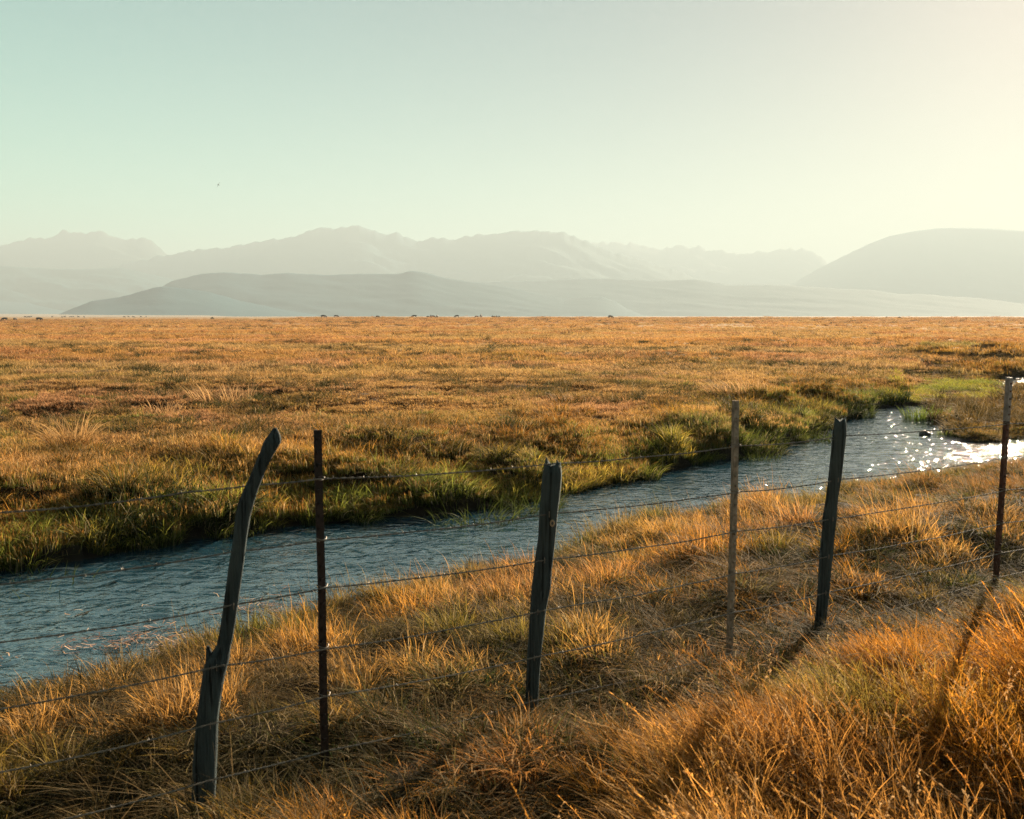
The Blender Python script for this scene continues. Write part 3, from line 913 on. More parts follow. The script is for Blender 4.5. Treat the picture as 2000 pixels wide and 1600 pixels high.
# 7. single tussocks that stand out
def tussock(name, px, py, z, sc, tintc, lowc, specs, label, cat, group=None, zsc=1.0):
    p = on_z(px, py, z); p[2] = float(ground_z(np.array([p[0]]), np.array([p[1]]))[0]) if z > ZW else ZW
    g = NT(name + '_blades')
    br = g.attr('br'); bt = g.attr('bt')
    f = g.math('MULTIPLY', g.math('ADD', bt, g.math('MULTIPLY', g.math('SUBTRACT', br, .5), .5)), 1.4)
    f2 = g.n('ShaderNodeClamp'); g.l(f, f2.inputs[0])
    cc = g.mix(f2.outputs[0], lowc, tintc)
    v = g.math('ADD', g.math('MULTIPLY', g.math('FRACT', g.math('MULTIPLY', br, 13.7)), .60), .38)
    cc = g.mix(1.0, cc, g.comb(v), 'MULTIPLY')
    d = g.pbsdf(cc, .75, 0, .08); t = g.n('ShaderNodeBsdfTranslucent'); g.l(cc, t.inputs[0])
    m = g.n('ShaderNodeMixShader'); m.inputs[0].default_value = .28 if name == 'hummock' else .5
    g.l(d, m.inputs[1]); g.l(t.outputs[0], m.inputs[2])
    mat = g.done(m.outputs[0])
    o = blade_mesh(name, specs, mat)
    o.name = name
    COL.objects.link(o)
    o.location = p; o.scale = (sc, sc, sc * zsc)
    tag(o, label, cat, group)
    return o
BS = lambda n, rad, h0, h1, w, ol, wd, dr, sd: dict(n=n, rad=rad, h0=h0, h1=h1, wid=w, out_lean=ol, wind=wd, droop=dr, seg=5, seed=sd)
G1 = 'pale bunchgrass tussocks in the meadow'
tussock('bunchgrass', 140, 893, -.08, 1.25, (.66, .42, .19), (.45, .22, .06), [BS(330, .22, .25, .62, .008, 1.1, (-.1, 0), .55, 801)], 'largest pale bunchgrass tussock spraying outward near the left edge of the meadow', 'tussock', G1)
tussock('bunchgrass', 316, 826, -.08, 1.1, (.62, .38, .18), (.4, .2, .07), [BS(260, .3, .2, .5, .009, .8, (-.4, 0), .5, 802)], 'low pink straw tussock between the big spraying one and the bent post', 'tussock', G1)
tussock('bunchgrass', 434, 802, -.08, 1.5, (.66, .42, .20), (.5, .26, .09), [BS(300, .4, .2, .48, .010, .7, (-.3, 0), .4, 803)], 'broad pale tussock with a dark hollow at its foot, beyond the bent post', 'tussock', G1)
tussock('bunchgrass', 1440, 778, -.08, 1.5, (.64, .40, .19), (.45, .24, .09), [BS(300, .5, .2, .42, .010, .7, (-.5, 0), .4, 804)], 'pale wind-combed tussock right behind the top of the grey steel post', 'tussock', G1)
G2 = 'sedge clumps standing in the river'
tussock('sedge_clump', 1808, 822, ZW, 1.15, (.20, .26, .04), (.05, .09, .02), [BS(220, .45, .2, .42, .016, .5, (0, 0), .5, 811)], 'dark green sedge clump standing in the river left of the grassy spit', 'sedge clump', G2)
tussock('sedge_clump', 1842, 852, ZW, .7, (.20, .24, .05), (.05, .08, .02), [BS(60, .3, .12, .3, .012, .5, (0, 0), .5, 812)], 'sparse little sedge sprigs at the waterline under the grassy spit', 'sedge clump', G2)
G3 = 'dark green hummocks on the far bank'
for i, (px, py, sc, lab) in enumerate([
        (932, 984, 1.75, 'biggest dark green hummock on the far bank, left of the jagged wooden post'),
        (1035, 968, 1.2, 'dark green hummock on the far bank just behind the top of the jagged wooden post'),
        (800, 1003, 1.1, 'low green hummock at the far waterline between thin dark post and jagged post'),
        (400, 1045, 1.1, 'green hummock at the far waterline just left of the bent wooden post'),
        (60, 1112, 1.4, 'dark hummock over the far waterline at the left edge'),
        (1665, 806, 1.5, 'rounded dark hummock at the river bend above the second wooden post'),
        (1585, 848, 1.4, 'dark hummock on the far bank left of the second wooden post'),
        (1480, 880, 1.1, 'dark hummock on the far bank right of the grey steel post'),
        (1740, 786, 1.5, 'dark hummock at the top of the river bend beside the bright green marsh grass')]):
    p = on_z(px, py, ZW)
    o = tussock('hummock', px, py - 8, -.35, sc, (.13, .16, .035), (.03, .05, .015),
                [BS(420, .34, .16, .42, .009, .8, (-.1, 0), .9, 820 + i)], lab, 'hummock', G3)

# ------------------------------------------------------------------ fence posts
def sweep(path, radii, sides=22, seed=0, step=.02, groove=.10, close_top=True, jag=0.0, cut=None, ell=.85):
    path = np.array(path, float); radii = np.array(radii, float)
    L = np.concatenate([[0], np.cumsum(np.linalg.norm(np.diff(path, axis=0), axis=1))])
    n = max(4, int(L[-1] / step))
    q = np.linspace(0, L[-1], n)
    C = np.stack([np.interp(q, L, path[:, i]) for i in range(3)], 1)
    k = np.ones(5) / 5
    for i in range(3): C[:, i] = np.convolve(np.pad(C[:, i], 2, mode='edge'), k, 'valid')
    C[0] = path[0]; C[-1] = path[-1]
    rd = np.interp(q, L, radii)
    th = np.linspace(0, 2 * np.pi, sides, endpoint=False)
    V = []
    for i in range(n):
        g = (vnoise(th * 2.6 + seed, np.full(sides, q[i] * 1.3 + seed), seed) - .5) * groove * 2
        g = g + (vnoise(th * 5.5 + seed + 4, np.full(sides, q[i] * 4 + seed), seed + 5) - .5) * groove * .9
        g[-1] = (g[-2] + g[0]) / 2
        rr = rd[i] * (1 + g)
        x = C[i, 0] + rr * np.cos(th); y = C[i, 1] + rr * np.sin(th) * ell; z = np.full(sides, C[i, 2])
        if i >= n - 3 and jag:
            z = z + (vnoise(th * 2.2 + seed, th * 0 + 3.3, seed + 9) - .45) * jag * (i - n + 4) / 3
        if cut is not None:            # slanted cut: higher towards -x
            z = z - (x - C[i, 0]) * cut * sm(.75, 1, i / (n - 1))
        V.append(np.stack([x, y, z], 1))
    V = np.concatenate(V)
    idx = np.arange(n * sides).reshape(n, sides); nx = np.roll(idx, -1, 1)
    Fq = [tuple(f) for f in np.stack([idx[:-1].ravel(), nx[:-1].ravel(), nx[1:].ravel(), idx[1:].ravel()], 1).tolist()]
    V = np.vstack([V, V[-sides:].mean(0) - [0, 0, .01 if jag else 0]])
    for i in range(sides): Fq.append((int(idx[-1, i]), int(nx[-1, i]), len(V) - 1))
    return V, Fq

def rel(V, o): return np.asarray(V) - np.asarray(o)

def wooden_post(rows, Y, label, seed, jag=0, cut=None, group='weathered wooden fence posts', groove=.09):
    pts = []; rad = []
    for (py, x0, x1) in rows:
        p = at_y((x0 + x1) / 2, py, Y); pts.append(p)
        rad.append((x1 - x0) / 2 / F * Y / cp * 1.0)
    base = pts[0].copy(); base[2] = float(ground_z(np.array([base[0]]), np.array([base[1]]))[0])
    d0 = pts[0] - pts[1]; d0 = d0 / abs(d0[2])
    pts = [base + d0 * .25] + pts; rad = [rad[0]] + rad
    root = empty('wooden_post', base)
    V, Fq = sweep(pts, rad, seed=seed, jag=jag, cut=cut, groove=groove)
    tag(root, label, 'fence post', group)
    mesh_obj('post', rel(V, base), Fq, M_WOOD, root, smooth=True)
    return root, base

def staple(root, base, px, py, Y, r, w_=.014):
    c = at_y(px, py, Y)
    V = []
    pts = []
    for t in np.linspace(0, math.pi, 7):
        pts.append((c[0] + .0, c[1] - r - .006 * math.sin(t) - .002, c[2] + w_ * math.cos(t)))
    V, Fq = sweep(pts, [.0022] * 7, sides=6, step=.006, groove=0, ell=1)
    mesh_obj('staple', rel(V, base), Fq, M_WIRE, root)

YP = [3.898, 4.126, 4.757, 5.451, 5.892, 6.90]
# bent post with a snag, first from the left
root, b = wooden_post([(1575, 374, 420), (1500, 375, 424), (1400, 383, 428), (1330, 393, 438), (1290, 400, 447), (1262, 424, 453), (1220, 431, 460), (1180, 437, 466),
                       (1100, 448, 477), (1050, 457, 483), (1000, 461, 491), (975, 468, 498), (950, 480, 507), (920, 493, 518), (880, 509, 538), (864, 517, 551), (848, 527, 550), (836, 534, 541)],
                      YP[0], 'tall bent wooden post with a broken side snag, first from the left', 3, groove=.08)
sn = [at_y(422, 1330, YP[0]), at_y(414, 1300, YP[0]), at_y(409, 1280, YP[0]), at_y(406, 1262, YP[0])]
V, Fq = sweep(sn, [.032, .024, .015, .006], sides=12, seed=8, groove=.15)
mesh_obj('snag', rel(V, b), Fq, M_WOOD, root, smooth=True)
for (x_, y_) in ((463, 1178), (430, 1296), (418, 1409)): staple(root, b, x_, y_, YP[0], .045)
# jagged post in the middle
root, b = wooden_post([(1395, 1024, 1050), (1330, 1027, 1054), (1280, 1029, 1058), (1240, 1032, 1063), (1190, 1035, 1068), (1145, 1039, 1078), (1120, 1042, 1078), (1090, 1045, 1082), (1050, 1051, 1086), (1000, 1053, 1090),
                       (960, 1057, 1095), (925, 1060, 1098), (906, 1064, 1096)], YP[2], 'leaning wooden post with a jagged split top and a pale knot hole, in the middle', 12, jag=.05)
kc = at_y(1078, 1018, YP[2])
V, Fq = [], []
for j in range(16):
    for k2 in range(8):
        A = 2 * math.pi * j / 16; Bq = 2 * math.pi * k2 / 8
        rr = .0105 + .004 * math.cos(Bq)
        V.append((kc[0] + rr * math.cos(A) * .8, kc[1] - .052 + .004 * math.sin(Bq), kc[2] + rr * 1.25 * math.sin(A)))
for j in range(16):
    for k2 in range(8):
        Fq.append((j * 8 + k2, ((j + 1) % 16) * 8 + k2, ((j + 1) % 16) * 8 + (k2 + 1) % 8, j * 8 + (k2 + 1) % 8))
mesh_obj('knot', rel(V, b), Fq, M_WOOD_CUT, root, smooth=True)
for (tx, ty, h_) in ((1068, 912, 893), (1089, 912, 899)):
    V, Fq = sweep([at_y(tx, ty, YP[2]), at_y(tx, (ty + h_) / 2, YP[2]), at_y(tx - 1, h_, YP[2])], [.014, .010, .003], sides=8, seed=int(tx), groove=.2)
    mesh_obj('splinter', rel(V, b), Fq, M_WOOD, root)
for (x_, y_) in ((1072, 1001), (1063, 1090), (1050, 1190), (1043, 1279)): staple(root, b, x_, y_, YP[2], .046)
# third wooden post
root, b = wooden_post([(1225, 1590, 1613), (1160, 1597, 1620), (1110, 1600, 1624), (1084, 1601, 1627), (1040, 1606, 1631), (1011, 1607, 1634), (970, 1614, 1637), (935, 1618, 1643), (880, 1623, 1649), (845, 1626, 1653), (822, 1630, 1652)],
                      YP[4], 'upright wooden post with a chipped blunt top before the river bend', 21, jag=.06)
for (x_, y_) in ((1632, 935), (1622, 1011), (1614, 1084), (1608, 1154)): staple(root, b, x_, y_, YP[4], .045)

def steel_post(rows, Y, mat, label, white=None, clips=()):
    pts = [at_y(px, py, Y) for px, py in rows]
    base = pts[0].copy(); base[2] = float(ground_z(np.array([base[0]]), np.array([base[1]]))[0])
    d0 = (pts[0] - pts[1]); d0 /= abs(d0[2])
    pts = [base + d0 * .3] + pts
    root = empty('steel_post', base)
    tag(root, label, 'fence post', 'steel T posts between the wooden ones')
    P = np.array(pts)
    W, T, D = .0175, .004, .032
    prof = np.array([(-W, -T), (W, -T), (W, 0), (.0025, .001), (.0025, D), (-.0025, D), (-.0025, .001), (-W, 0)])
    a = R(33); ca, sa = math.cos(a), math.sin(a)
    prof = np.stack([prof[:, 0] * ca - prof[:, 1] * sa, prof[:, 0] * sa + prof[:, 1] * ca], 1)
    L = np.concatenate([[0], np.cumsum(np.linalg.norm(np.diff(P, axis=0), axis=1))])
    q = np.linspace(0, L[-1], 30)
    C = np.stack([np.interp(q, L, P[:, i]) for i in range(3)], 1)
    V = []; k = len(prof)
    for c_ in C:
        for p in prof: V.append((c_[0] + p[0], c_[1] + p[1], c_[2]))
    Fq = []
    for i in range(len(C) - 1):
        for j in range(k):
            j2 = (j + 1) % k
            Fq.append((i * k + j, i * k + j2, (i + 1) * k + j2, (i + 1) * k + j))
    Fq.append(tuple(range((len(C) - 1) * k, len(C) * k)))
    # studs down the face
    zq = L[-1] - .04
    while zq > .35:
        c_ = np.array([np.interp(zq, L, P[:, i]) for i in range(3)])
        b0 = len(V)
        for dz in (-.006, .006):
            for (u, v) in ((-.008, -T - .001), (.008, -T - .001), (.006, -T - .008), (-.006, -T - .008)):
                V.append((c_[0] + u * ca - v * sa, c_[1] + u * sa + v * ca, c_[2] + dz))
        for f in ((0, 1, 2, 3), (7, 6, 5, 4), (0, 4, 5, 1), (1, 5, 6, 2), (2, 6, 7, 3), (3, 7, 4, 0)): Fq.append(tuple(b0 + i for i in f))
        zq -= .054
    mesh_obj('post', rel(V, base), Fq, mat, root)
    if white:
        l0, l1 = white
        qs = np.linspace(L[-1] * l0, L[-1] + .002, 8)
        C = np.stack([np.interp(qs, L, P[:, i]) for i in range(3)], 1)
        C[-1, 2] += .003
        pr = prof * 1.10
        V = []; Fq = []
        for c_ in C:
            for p in pr: V.append((c_[0] + p[0], c_[1] + p[1] - .0008, c_[2]))
        for i in range(len(C) - 1):
            for j in range(k):
                Fq.append((i * k + j, i * k + (j + 1) % k, (i + 1) * k + (j + 1) % k, (i + 1) * k + j))
        Fq.append(tuple(range((len(C) - 1) * k, len(C) * k)))
        mesh_obj('painted_tip', rel(V, base), Fq, M_TPOST_WHITE, root)
    for (x_, y_) in clips:
        c_ = at_y(x_, y_, Y)
        pts = [(c_[0] + .022 * math.cos(t), c_[1] + .026 * math.sin(t) + .006, c_[2] + .004 * math.sin(2 * t)) for t in np.linspace(0, 2 * math.pi, 15)]
        V = []; Fq = []
        n = 14
        for i in range(n):
            t = 2 * math.pi * i / n
            for j in range(5):
                u = 2 * math.pi * j / 5
                rr = .0024 * math.cos(u)
                V.append((c_[0] + (.023 + rr) * math.cos(t), c_[1] + .008 + (.026 + rr) * math.sin(t), c_[2] + .0024 * math.sin(u) + .004 * math.sin(2 * t)))
        for i in range(n):
            for j in range(5):
                Fq.append((i * 5 + j, ((i + 1) % n) * 5 + j, ((i + 1) % n) * 5 + (j + 1) % 5, i * 5 + (j + 1) % 5))
        mesh_obj('wire_clip', rel(V, base), Fq, M_WIRE, root)
    return root
steel_post([(638, 1545), (635, 1500), (631, 1356), (628, 1144), (623, 980), (620, 840)], YP[1], M_TPOST_DARK, 'thin dark steel post standing close to the bent wooden post', clips=[(622, 935), (626, 1052), (628, 1144), (630, 1262), (633, 1356)])
steel_post([(1428, 1215), (1431, 1117), (1436, 960), (1438.5, 783)], YP[3], M_TPOST_GREY, 'straight pale grey steel post with a flat top, second of its kind from the left', clips=[(1438, 869), (1436, 959), (1434, 1036), (1431, 1117), (1428, 1193)])
steel_post([(1944, 1190), (1951, 1077), (1960, 955), (1968, 826), (1974, 738)], YP[5], M_TPOST_RUST, 'rusty leaning steel post with a faded white tip at the right edge', white=(.83, 1), clips=[(1968, 826), (1964, 892), (1960, 955), (1955, 1020), (1951, 1077), (1947, 1124)])

# ------------------------------------------------------------------ barbed wires
def fence_pt(px, py):           # on the fence plane Y = 4.652 + .66 X
    d = ray(px, py); d = d / d[1]
    Y = 4.652 / (1 - .66 * d[0])
    return np.array([d[0] * Y, Y, CAM_Z + d[2] * Y])
WIRES = [
    ('top', [(-500, 1040), (0, 1000), (370, 958), (490, 945), (622, 933), (1085, 903), (1438, 869), (1640, 850), (1968, 826), (2120, 812), (2500, 780)], 'topmost strand of barbed wire, crossing the far bank and the river bend'),
    ('b', [(-500, 1225), (0, 1136), (454, 1074), (624, 1052), (1072, 1001), (1436, 959), (1630, 935), (1964, 892), (2120, 872), (2500, 825)], 'second strand of barbed wire from the top, crossing the open water'),
    ('c', [(-500, 1360), (0, 1250), (450, 1178), (628, 1144), (1063, 1090), (1434, 1036), (1622, 1011), (1960, 955), (2120, 930), (2500, 872)], 'third strand of barbed wire from the top, low across the near water on the left'),
    ('d', [(-500, 1505), (0, 1378), (425, 1296), (630, 1264), (1050, 1190), (1431, 1117), (1614, 1084), (1955, 1020), (2120, 990), (2500, 918)], 'fourth strand of barbed wire from the top'),
    ('e', [(-500, 1650), (0, 1503), (410, 1409), (633, 1356), (1043, 1279), (1428, 1193), (1608, 1154), (1951, 1077), (2120, 1040), (2500, 958)], 'fifth strand of barbed wire from the top, just above the tall grass'),
    ('f', [(-500, 1790), (0, 1620), (400, 1520), (634, 1460), (1036, 1366), (1425, 1270), (1605, 1222), (1947, 1124), (2120, 1082), (2500, 990)], 'lowest strand of barbed wire, half buried in the tall grass at the right'),
]
def wire(pts, label, seed):
    P = np.array([fence_pt(*p) for p in pts])
    off = np.array([.55, -.83, 0]) * .035           # stapled on the near faces
    P = P + off * .9
    L = np.concatenate([[0], np.cumsum(np.linalg.norm(np.diff(P, axis=0), axis=1))])
    n = int(L[-1] / .006)
    q = np.linspace(0, L[-1], n)
    C = np.stack([np.interp(q, L, P[:, i]) for i in range(3)], 1)
    seg = np.searchsorted(L, q, side='right') - 1; seg = np.clip(seg, 0, len(L) - 2)
    t = (q - L[seg]) / (L[seg + 1] - L[seg])
    C[:, 2] -= .012 * 4 * t * (1 - t) * np.minimum(1, (L[seg + 1] - L[seg]))
    C[:, 2] += (vnoise(q * 3, q * 0, seed) - .5) * .006
    D = np.gradient(C, axis=0); D /= np.linalg.norm(D, axis=1)[:, None]
    U = np.cross(D, [0, 0, 1.]); U /= np.linalg.norm(U, axis=1)[:, None]
    W = np.cross(U, D)
    V = []; Fq = []; o = 0; k = 5
    for ph in (0, math.pi):
        a = 2 * np.pi * q / .075 + ph
        cc = C + (U * np.cos(a)[:, None] + W * np.sin(a)[:, None]) * .0022
        ring = [cc + (U * math.cos(2 * math.pi * j / k) + W * math.sin(2 * math.pi * j / k)) * .0020 for j in range(k)]
        V.append(np.stack(ring, 1).reshape(-1, 3))
        idx = np.arange(n * k).reshape(n, k) + o; nx = np.roll(idx, -1, 1)
        Fq.append(np.stack([idx[:-1].ravel(), nx[:-1].ravel(), nx[1:].ravel(), idx[1:].ravel()], 1)); o += n * k
    # barbs: a wrapped coil with four points, every 13 cm
    g = np.random.default_rng(seed)
    s_ = .05 + g.random() * .1
    while s_ < L[-1] - .02:
        i = int(s_ / L[-1] * (n - 1))
        c_, d_, u_, w_ = C[i], D[i], U[i], W[i]
        for b_ in range(4):
            an = g.uniform(0, 2 * math.pi)
            dirv = u_ * math.cos(an) + w_ * math.sin(an) + d_ * g.uniform(-.3, .3)
            perp = np.cross(dirv, d_); perp /= np.linalg.norm(perp)
            A = c_ + d_ * (b_ - 1.5) * .004
            q4 = np.array([A + perp * .0014 - d_ * .001, A - perp * .0014 - d_ * .001, A + dirv * .014, A + d_ * .0014])
            V.append(q4)
            Fq.append(np.array([[0, 1, 2, 2], [1, 3, 2, 2], [3, 0, 2, 2]]) * 1 + o); o += 4
        s_ += .13 * g.uniform(.9, 1.1)
    V = np.concatenate(V); Fq = np.concatenate(Fq)
    quads = Fq[Fq[:, 2] != Fq[:, 3]]; tris = Fq[Fq[:, 2] == Fq[:, 3]][:, :3]
    me = bpy.data.meshes.new('barbed_wire')
    me.from_pydata(V.tolist(), [], quads.tolist() + tris.tolist()); me.update()
    me.materials.append(M_WIRE)
    ob = bpy.data.objects.new('barbed_wire', me); COL.objects.link(ob)
    tag(ob, label, 'barbed wire', 'strands of the barbed wire fence')
for i, (nm, pts, lab) in enumerate(WIRES): wire(pts, lab, 900 + i)

# ------------------------------------------------------------------ skinned bodies
def skin(name, verts, edges, radii, sub, mat):
    me = bpy.data.meshes.new(name)
    me.from_pydata(verts, edges, []); me.update()
    o = bpy.data.objects.new(name, me); COL.objects.link(o)
    o.modifiers.new('skin', 'SKIN')
    for i, r_ in enumerate(radii):
        rr = r_ if isinstance(r_, tuple) else (r_, r_)
        me.skin_vertices[0].data[i].radius = rr
        me.skin_vertices[0].data[i].use_root = (i == 0)
    s_ = o.modifiers.new('sub', 'SUBSURF'); s_.levels = sub; s_.render_levels = sub
    dg = bpy.context.evaluated_depsgraph_get()
    m2 = bpy.data.meshes.new_from_object(o.evaluated_get(dg))
    m2.name = name
    bpy.data.objects.remove(o)
    m2.materials.clear(); m2.materials.append(mat)
    m2.polygons.foreach_set('use_smooth', np.ones(len(m2.polygons), bool))
    return m2

def cow_mesh(graze, stride):
    # metres, facing +x, hooves at z 0
    V = [(-.62, 0, 1.10), (-.25, 0, 1.02), (.2, 0, .99), (.58, 0, 1.05)]
    Rr = [(.27, .27), (.34, .33), (.34, .34), (.28, .27)]
    E = [(0, 1), (1, 2), (2, 3)]
    def chain(frm, pts, rs):
        p = frm
        for v, r_ in zip(pts, rs):
            V.append(v); Rr.append((r_, r_)); E.append((p, len(V) - 1)); p = len(V) - 1
    if graze:
        chain(3, [(.88, 0, .92), (1.12, 0, .58), (1.22, 0, .34), (1.30, 0, .10)], [.2, .16, .15, .09])
        h = len(V) - 2
        chain(h, [(1.18, .17, .42)], [.035]); chain(h, [(1.18, -.17, .42)], [.035])
    else:
        chain(3, [(.88, 0, 1.22), (1.08, 0, 1.38), (1.25, 0, 1.34), (1.46, 0, 1.20)], [.2, .17, .15, .09])
        h = len(V) - 2
        chain(h, [(1.18, .18, 1.38)], [.035]); chain(h, [(1.18, -.18, 1.38)], [.035])
    for sgn, dx in ((1, stride), (-1, -stride)):
        chain(3, [(.55, .17 * sgn, .72), (.55 + dx * .5, .17 * sgn, .42), (.53 + dx, .17 * sgn, .18), (.56 + dx, .17 * sgn, .03)], [.13, .075, .055, .065])
        chain(0, [(-.60, .17 * sgn, .80), (-.50 - dx * .3, .18 * sgn, .58), (-.72 - dx * .8, .17 * sgn, .40), (-.66 - dx, .17 * sgn, .16), (-.63 - dx, .17 * sgn, .03)], [.19, .12, .065, .05, .065])
    chain(0, [(-.90, 0, 1.14), (-.97, 0, .8), (-.96, 0, .48)], [.05, .028, .045])
    return skin('cow', V, E, Rr, 1, M_HIDE)
cowA = cow_mesh(True, .10); cowB = cow_mesh(True, -.08); cowC = cow_mesh(False, .05)
def solve_ground(px, py, lo=30, hi=6000):       # where that sight line meets the plain
    d = ray(px, py)
    for r_ in np.geomspace(lo, hi, 900):
        t = r_ / math.hypot(d[0], d[1])
        z = float(ground_z(np.array([d[0] * t]), np.array([d[1] * t]))[0])
        if CAM_Z + d[2] * t <= z: return np.array([d[0] * t, d[1] * t, z])
    return None
# px, distance, mesh, heading, scale, label
COWS = [
    (10, 470, 'A', 185, 1.0, 'black cow grazing at the very left edge of the plain'),
    (30, 480, 'B', 80, .9, 'black cow seen end-on between the left edge cow and the big side-on cow'),
    (77, 440, 'A', 5, 1.05, 'large black cow grazing side-on, third from the left edge'),
    (632, 500, 'A', 10, 1.15, 'large black cow grazing side-on on the skyline left of centre'),
    (657, 560, 'B', 10, 1.05, 'smaller black cow on the skyline just right of the large side-on cow'),
    (738, 560, 'A', 0, .9, 'black cow at the right end of the pale brush mound on the skyline'),
    (809.5, 545, 'A', 185, 1.15, 'black cow with lowered head, left of the close skyline trio'),
    (836, 590, 'B', 20, .8, 'smallest cow at the left of the close skyline trio'),
    (841.5, 550, 'C', 100, 1.05, 'middle cow of the close skyline trio'),
    (846, 545, 'A', 30, 1.0, 'right cow of the close skyline trio'),
    (854, 545, 'C', 80, 1.1, 'upright black cow just right of the close skyline trio'),
    (892.5, 560, 'B', 200, 1.1, 'lone black cow on the skyline above the jagged wooden post and left of it'),
    (931, 590, 'A', 150, .9, 'low black cow just left of the upright cow near the middle skyline'),
    (939.5, 550, 'C', 90, 1.25, 'tall black cow standing upright near the middle skyline'),
    (1192, 500, 'B', 20, 1.1, 'lone black cow on the skyline right of centre'),
]
MS = {'A': cowA, 'B': cowB, 'C': cowC}
def put_cow(px, dist, m, hd, sc, lab, group='cattle grazing on the far pasture'):
    d = ray(px, 640); t = dist / math.hypot(d[0], d[1])
    x_, y_ = d[0] * t, d[1] * t
    z = float(ground_z(np.array([x_]), np.array([y_]))[0])
    o = bpy.data.objects.new('cow', MS[m]); COL.objects.link(o)
    o.location = (x_, y_, z + .22); o.rotation_euler = (0, 0, R(hd)); o.scale = (sc * 1.2,) * 3
    tag(o, lab, 'cow', group)
for c_ in COWS: put_cow(*c_)
ORD = 'first second third fourth fifth sixth seventh eighth ninth tenth eleventh twelfth thirteenth fourteenth fifteenth'.split()
for i, px in enumerate([50, 57, 61, 103, 122, 127, 139, 143, 154, 165, 243, 252, 261, 276, 286]):
    put_cow(px, 1250 + (i % 4) * 60, 'ABC'[i % 3], [0, 180, 20, 160, 90][i % 5], 1.2, 'tiny far cow, %s from the left in the row of dots below the pale plain' % ORD[i], 'tiny far cattle at the left')

# bird
def bird():
    V = [(0, 0, 0), (.12, 0, .01), (.22, 0, .02), (.30, 0, .015), (-.14, 0, 0), (-.32, 0, 0)]
    E = [(0, 1), (1, 2), (2, 3), (0, 4), (4, 5)]
    Rr = [.07, .06, .045, .015, .05, (.06, .012)]
    def chain(frm, pts, rs):
        p = frm
        for v, r_ in zip(pts, rs):
            V.append(v); Rr.append(r_); E.append((p, len(V) - 1)); p = len(V) - 1
    for s_ in (1, -1):
        chain(0, [(.03, .22 * s_, .05), (.02, .5 * s_, .09), (-.10, .85 * s_, .06)], [(.03, .10), (.02, .10), (.01, .05)])
    m = skin('bird', V, E, Rr, 1, M_FEATHER)
    o = bpy.data.objects.new('bird', m); COL.objects.link(o)
    o.location = at_y(426.5, 361, 330)
    wy = Vector((.52, .1, .85)).normalized(); fx = Vector((-.75, -.5, .5)); fx = (fx - wy * fx.dot(wy)).normalized()
    o.rotation_euler = Matrix((fx, wy, fx.cross(wy))).transposed().to_euler()
    o.scale = (1.25,) * 3
    tag(o, 'small dark bird soaring with tilted wings in the open sky', 'bird')
bird()

# river rock and driftwood
def lump(name, px, py, sx, sy, sz, mat, label, cat, seed, group=None):
    p = on_z(px, py, ZW)
    bm = bmesh.new(); bmesh.ops.create_icosphere(bm, subdivisions=4, radius=1)
    for v in bm.verts:
        n_ = float(fbm(np.array([v.co.x * 1.4 + seed]), np.array([v.co.y * 1.4 + v.co.z * 2]), seed, 3)[0])
        v.co *= .7 + .6 * n_
        v.co.x *= sx; v.co.y *= sy; v.co.z *= sz
    me = bpy.data.meshes.new(name); bm.to_mesh(me); bm.free(); me.materials.append(mat)
    me.polygons.foreach_set('use_smooth', np.ones(len(me.polygons), bool))
    o = bpy.data.objects.new(name, me); COL.objects.link(o); o.location = p
    tag(o, label, cat, group)
lump('rock', 1806, 850, .11, .13, .09, M_ROCK, 'small dark rock breaking the water below the grassy spit', 'rock', 5)
def stick(pts, label, rad=.012):
    P = [on_z(a_, b_, ZW) + np.array([0, 0, .01]) for a_, b_ in pts]
    V, Fq = sweep(P, [rad] * (len(P) - 1) + [rad * .5], sides=8, step=.05, groove=.15)
    o = mesh_obj('driftwood', V, Fq, M_TWIG); tag(o, label, 'driftwood', 'thin sticks lying in the river')
stick([(1572, 880), (1580, 879), (1589, 880)], 'short dark stick in the water near the upper bend', .025)
stick([(1702, 866), (1715, 867), (1735, 867)], 'long thin stick floating level with the rock, right of the second wooden post', .015)
stick([(405, 1058), (440, 1054), (480, 1049), (520, 1044), (560, 1038)], 'pale drift stick lying at the foot of the far bank behind the bent post', .014)
stick([(355, 1063), (375, 1061), (395, 1059)], 'short pale drift stick left of the bent post at the far waterline', .010)
stick([(945, 996), (990, 989), (1030, 984)], 'pale drift stick at the far waterline left of the jagged post', .014)

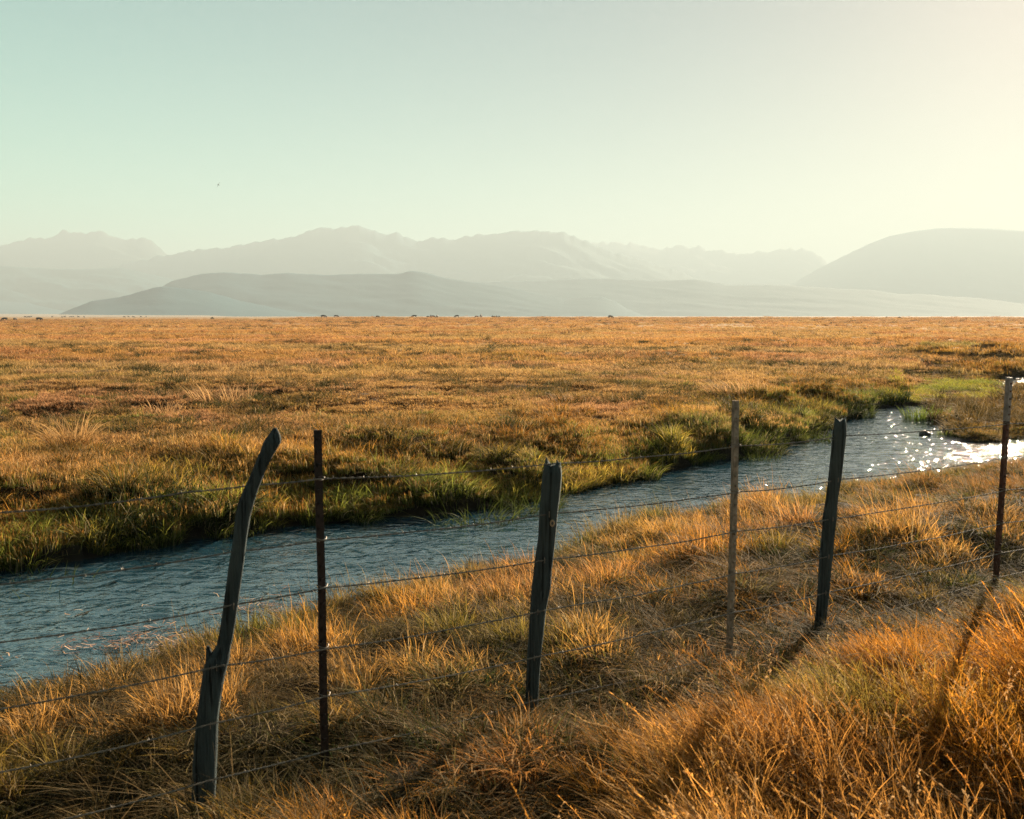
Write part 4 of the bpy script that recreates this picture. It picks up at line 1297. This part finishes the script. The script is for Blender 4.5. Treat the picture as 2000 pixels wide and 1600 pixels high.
# brush on the skyline
def bush(px, dist, w_, h_, label, mat=M_BUSH, name='bush', n=260, seed=0, group='low bushes on the skyline'):
    d = ray(px, 640); t = dist / math.hypot(d[0], d[1])
    x_, y_ = d[0] * t, d[1] * t
    z = float(ground_z(np.array([x_]), np.array([y_]))[0])
    root = empty(name, (x_, y_, z)); tag(root, label, 'bush', group)
    g = np.random.default_rng(seed)
    V = []; Fq = []
    for i in range(n):
        a_ = g.uniform(0, 2 * math.pi); e = g.random() ** .6
        c_ = np.array([math.cos(a_) * w_ * .5 * e, math.sin(a_) * w_ * .5 * e, h_ * (.15 + .85 * math.sqrt(max(0, 1 - e * e)) * g.uniform(.3, 1))])
        s_ = h_ * .11 * g.uniform(.6, 1.4)
        M = Euler(tuple(g.uniform(0, 6, 3))).to_matrix()
        b0 = len(V)
        for q4 in ((-1, -.5, 0), (1, -.6, .1), (.9, .5, 0), (-.8, .6, -.1)): V.append(tuple(c_ + np.array(M @ Vector(q4)) * s_))
        Fq.append((b0, b0 + 1, b0 + 2, b0 + 3))
    mesh_obj('foliage', V, Fq, mat, root)
    V = []; Fq = []
    for i in range(7):
        a_ = g.uniform(0, 2 * math.pi)
        tip = (math.cos(a_) * w_ * .35, math.sin(a_) * w_ * .35, h_ * g.uniform(.5, .85))
        Vv, Ff = sweep([(0, 0, -.05), (tip[0] * .4, tip[1] * .4, tip[2] * .5), tip], [.03, .02, .008], sides=6, step=.15, groove=0)
        b0 = len(V); V += [tuple(v) for v in Vv]; Fq += [tuple(b0 + i_ for i_ in f) for f in Ff]
    mesh_obj('stems', V, Fq, M_TWIG, root)
M_DRYB = plain('dry_brush', (.33, .22, .13), .9, .5, 3)
bush(1731, 560, 1.2, 1.0, 'small round dark bush, left one of the skyline pair far above the second wooden post', seed=1)
bush(1755.5, 560, 2.0, .95, 'wider dark bush on the skyline, right one of the pair', seed=2)
bush(1865, 560, 2.4, .9, 'thin pale bush on the skyline near the right', mat=M_DRYB, seed=3, n=140)
bush(732, 565, 4.6, 1.05, 'pale dry brush mound on the skyline beside a black cow', mat=M_DRYB, seed=4, n=420)
bush(415, 620, 2.4, 1.6, 'dark little bush standing in the far pasture right of the tiny cattle', seed=5)
for i, px in enumerate([962, 966, 970, 975]):
    bush(px, 640, 1.5, 1.7, ['leftmost of four hazy grey bushes on the middle skyline', 'second of four hazy grey bushes on the middle skyline', 'third of four hazy grey bushes on the middle skyline', 'rightmost of four hazy grey bushes on the middle skyline'][i], seed=10 + i, n=120)

# ------------------------------------------------------------------ haze
def haze():
    bm = bmesh.new()
    bmesh.ops.create_cube(bm, size=1)
    X, Y0, Y1, Z0, Z1 = 27500, -27500, 27500, -40, 985
    for v in bm.verts:
        v.co = (v.co.x * 2 * X, Y0 + (v.co.y + .5) * (Y1 - Y0), Z0 + (v.co.z + .5) * (Z1 - Z0))
    me = bpy.data.meshes.new('haze'); bm.to_mesh(me); bm.free()
    m = bpy.data.materials.new('haze_air'); m.use_nodes = True
    t = m.node_tree; t.nodes.clear()
    o_ = t.nodes.new('ShaderNodeOutputMaterial'); v = t.nodes.new('ShaderNodeVolumePrincipled')
    v.inputs['Color'].default_value = (.350, .434, .492, 1)
    v.inputs['Density'].default_value = .000175
    v.inputs['Anisotropy'].default_value = .14
    t.links.new(v.outputs[0], o_.inputs['Volume'])
    me.materials.append(m)
    o = bpy.data.objects.new('haze', me); COL.objects.link(o)
    tag(o, 'pale dusty air over the valley', 'haze', kind='stuff')
haze()
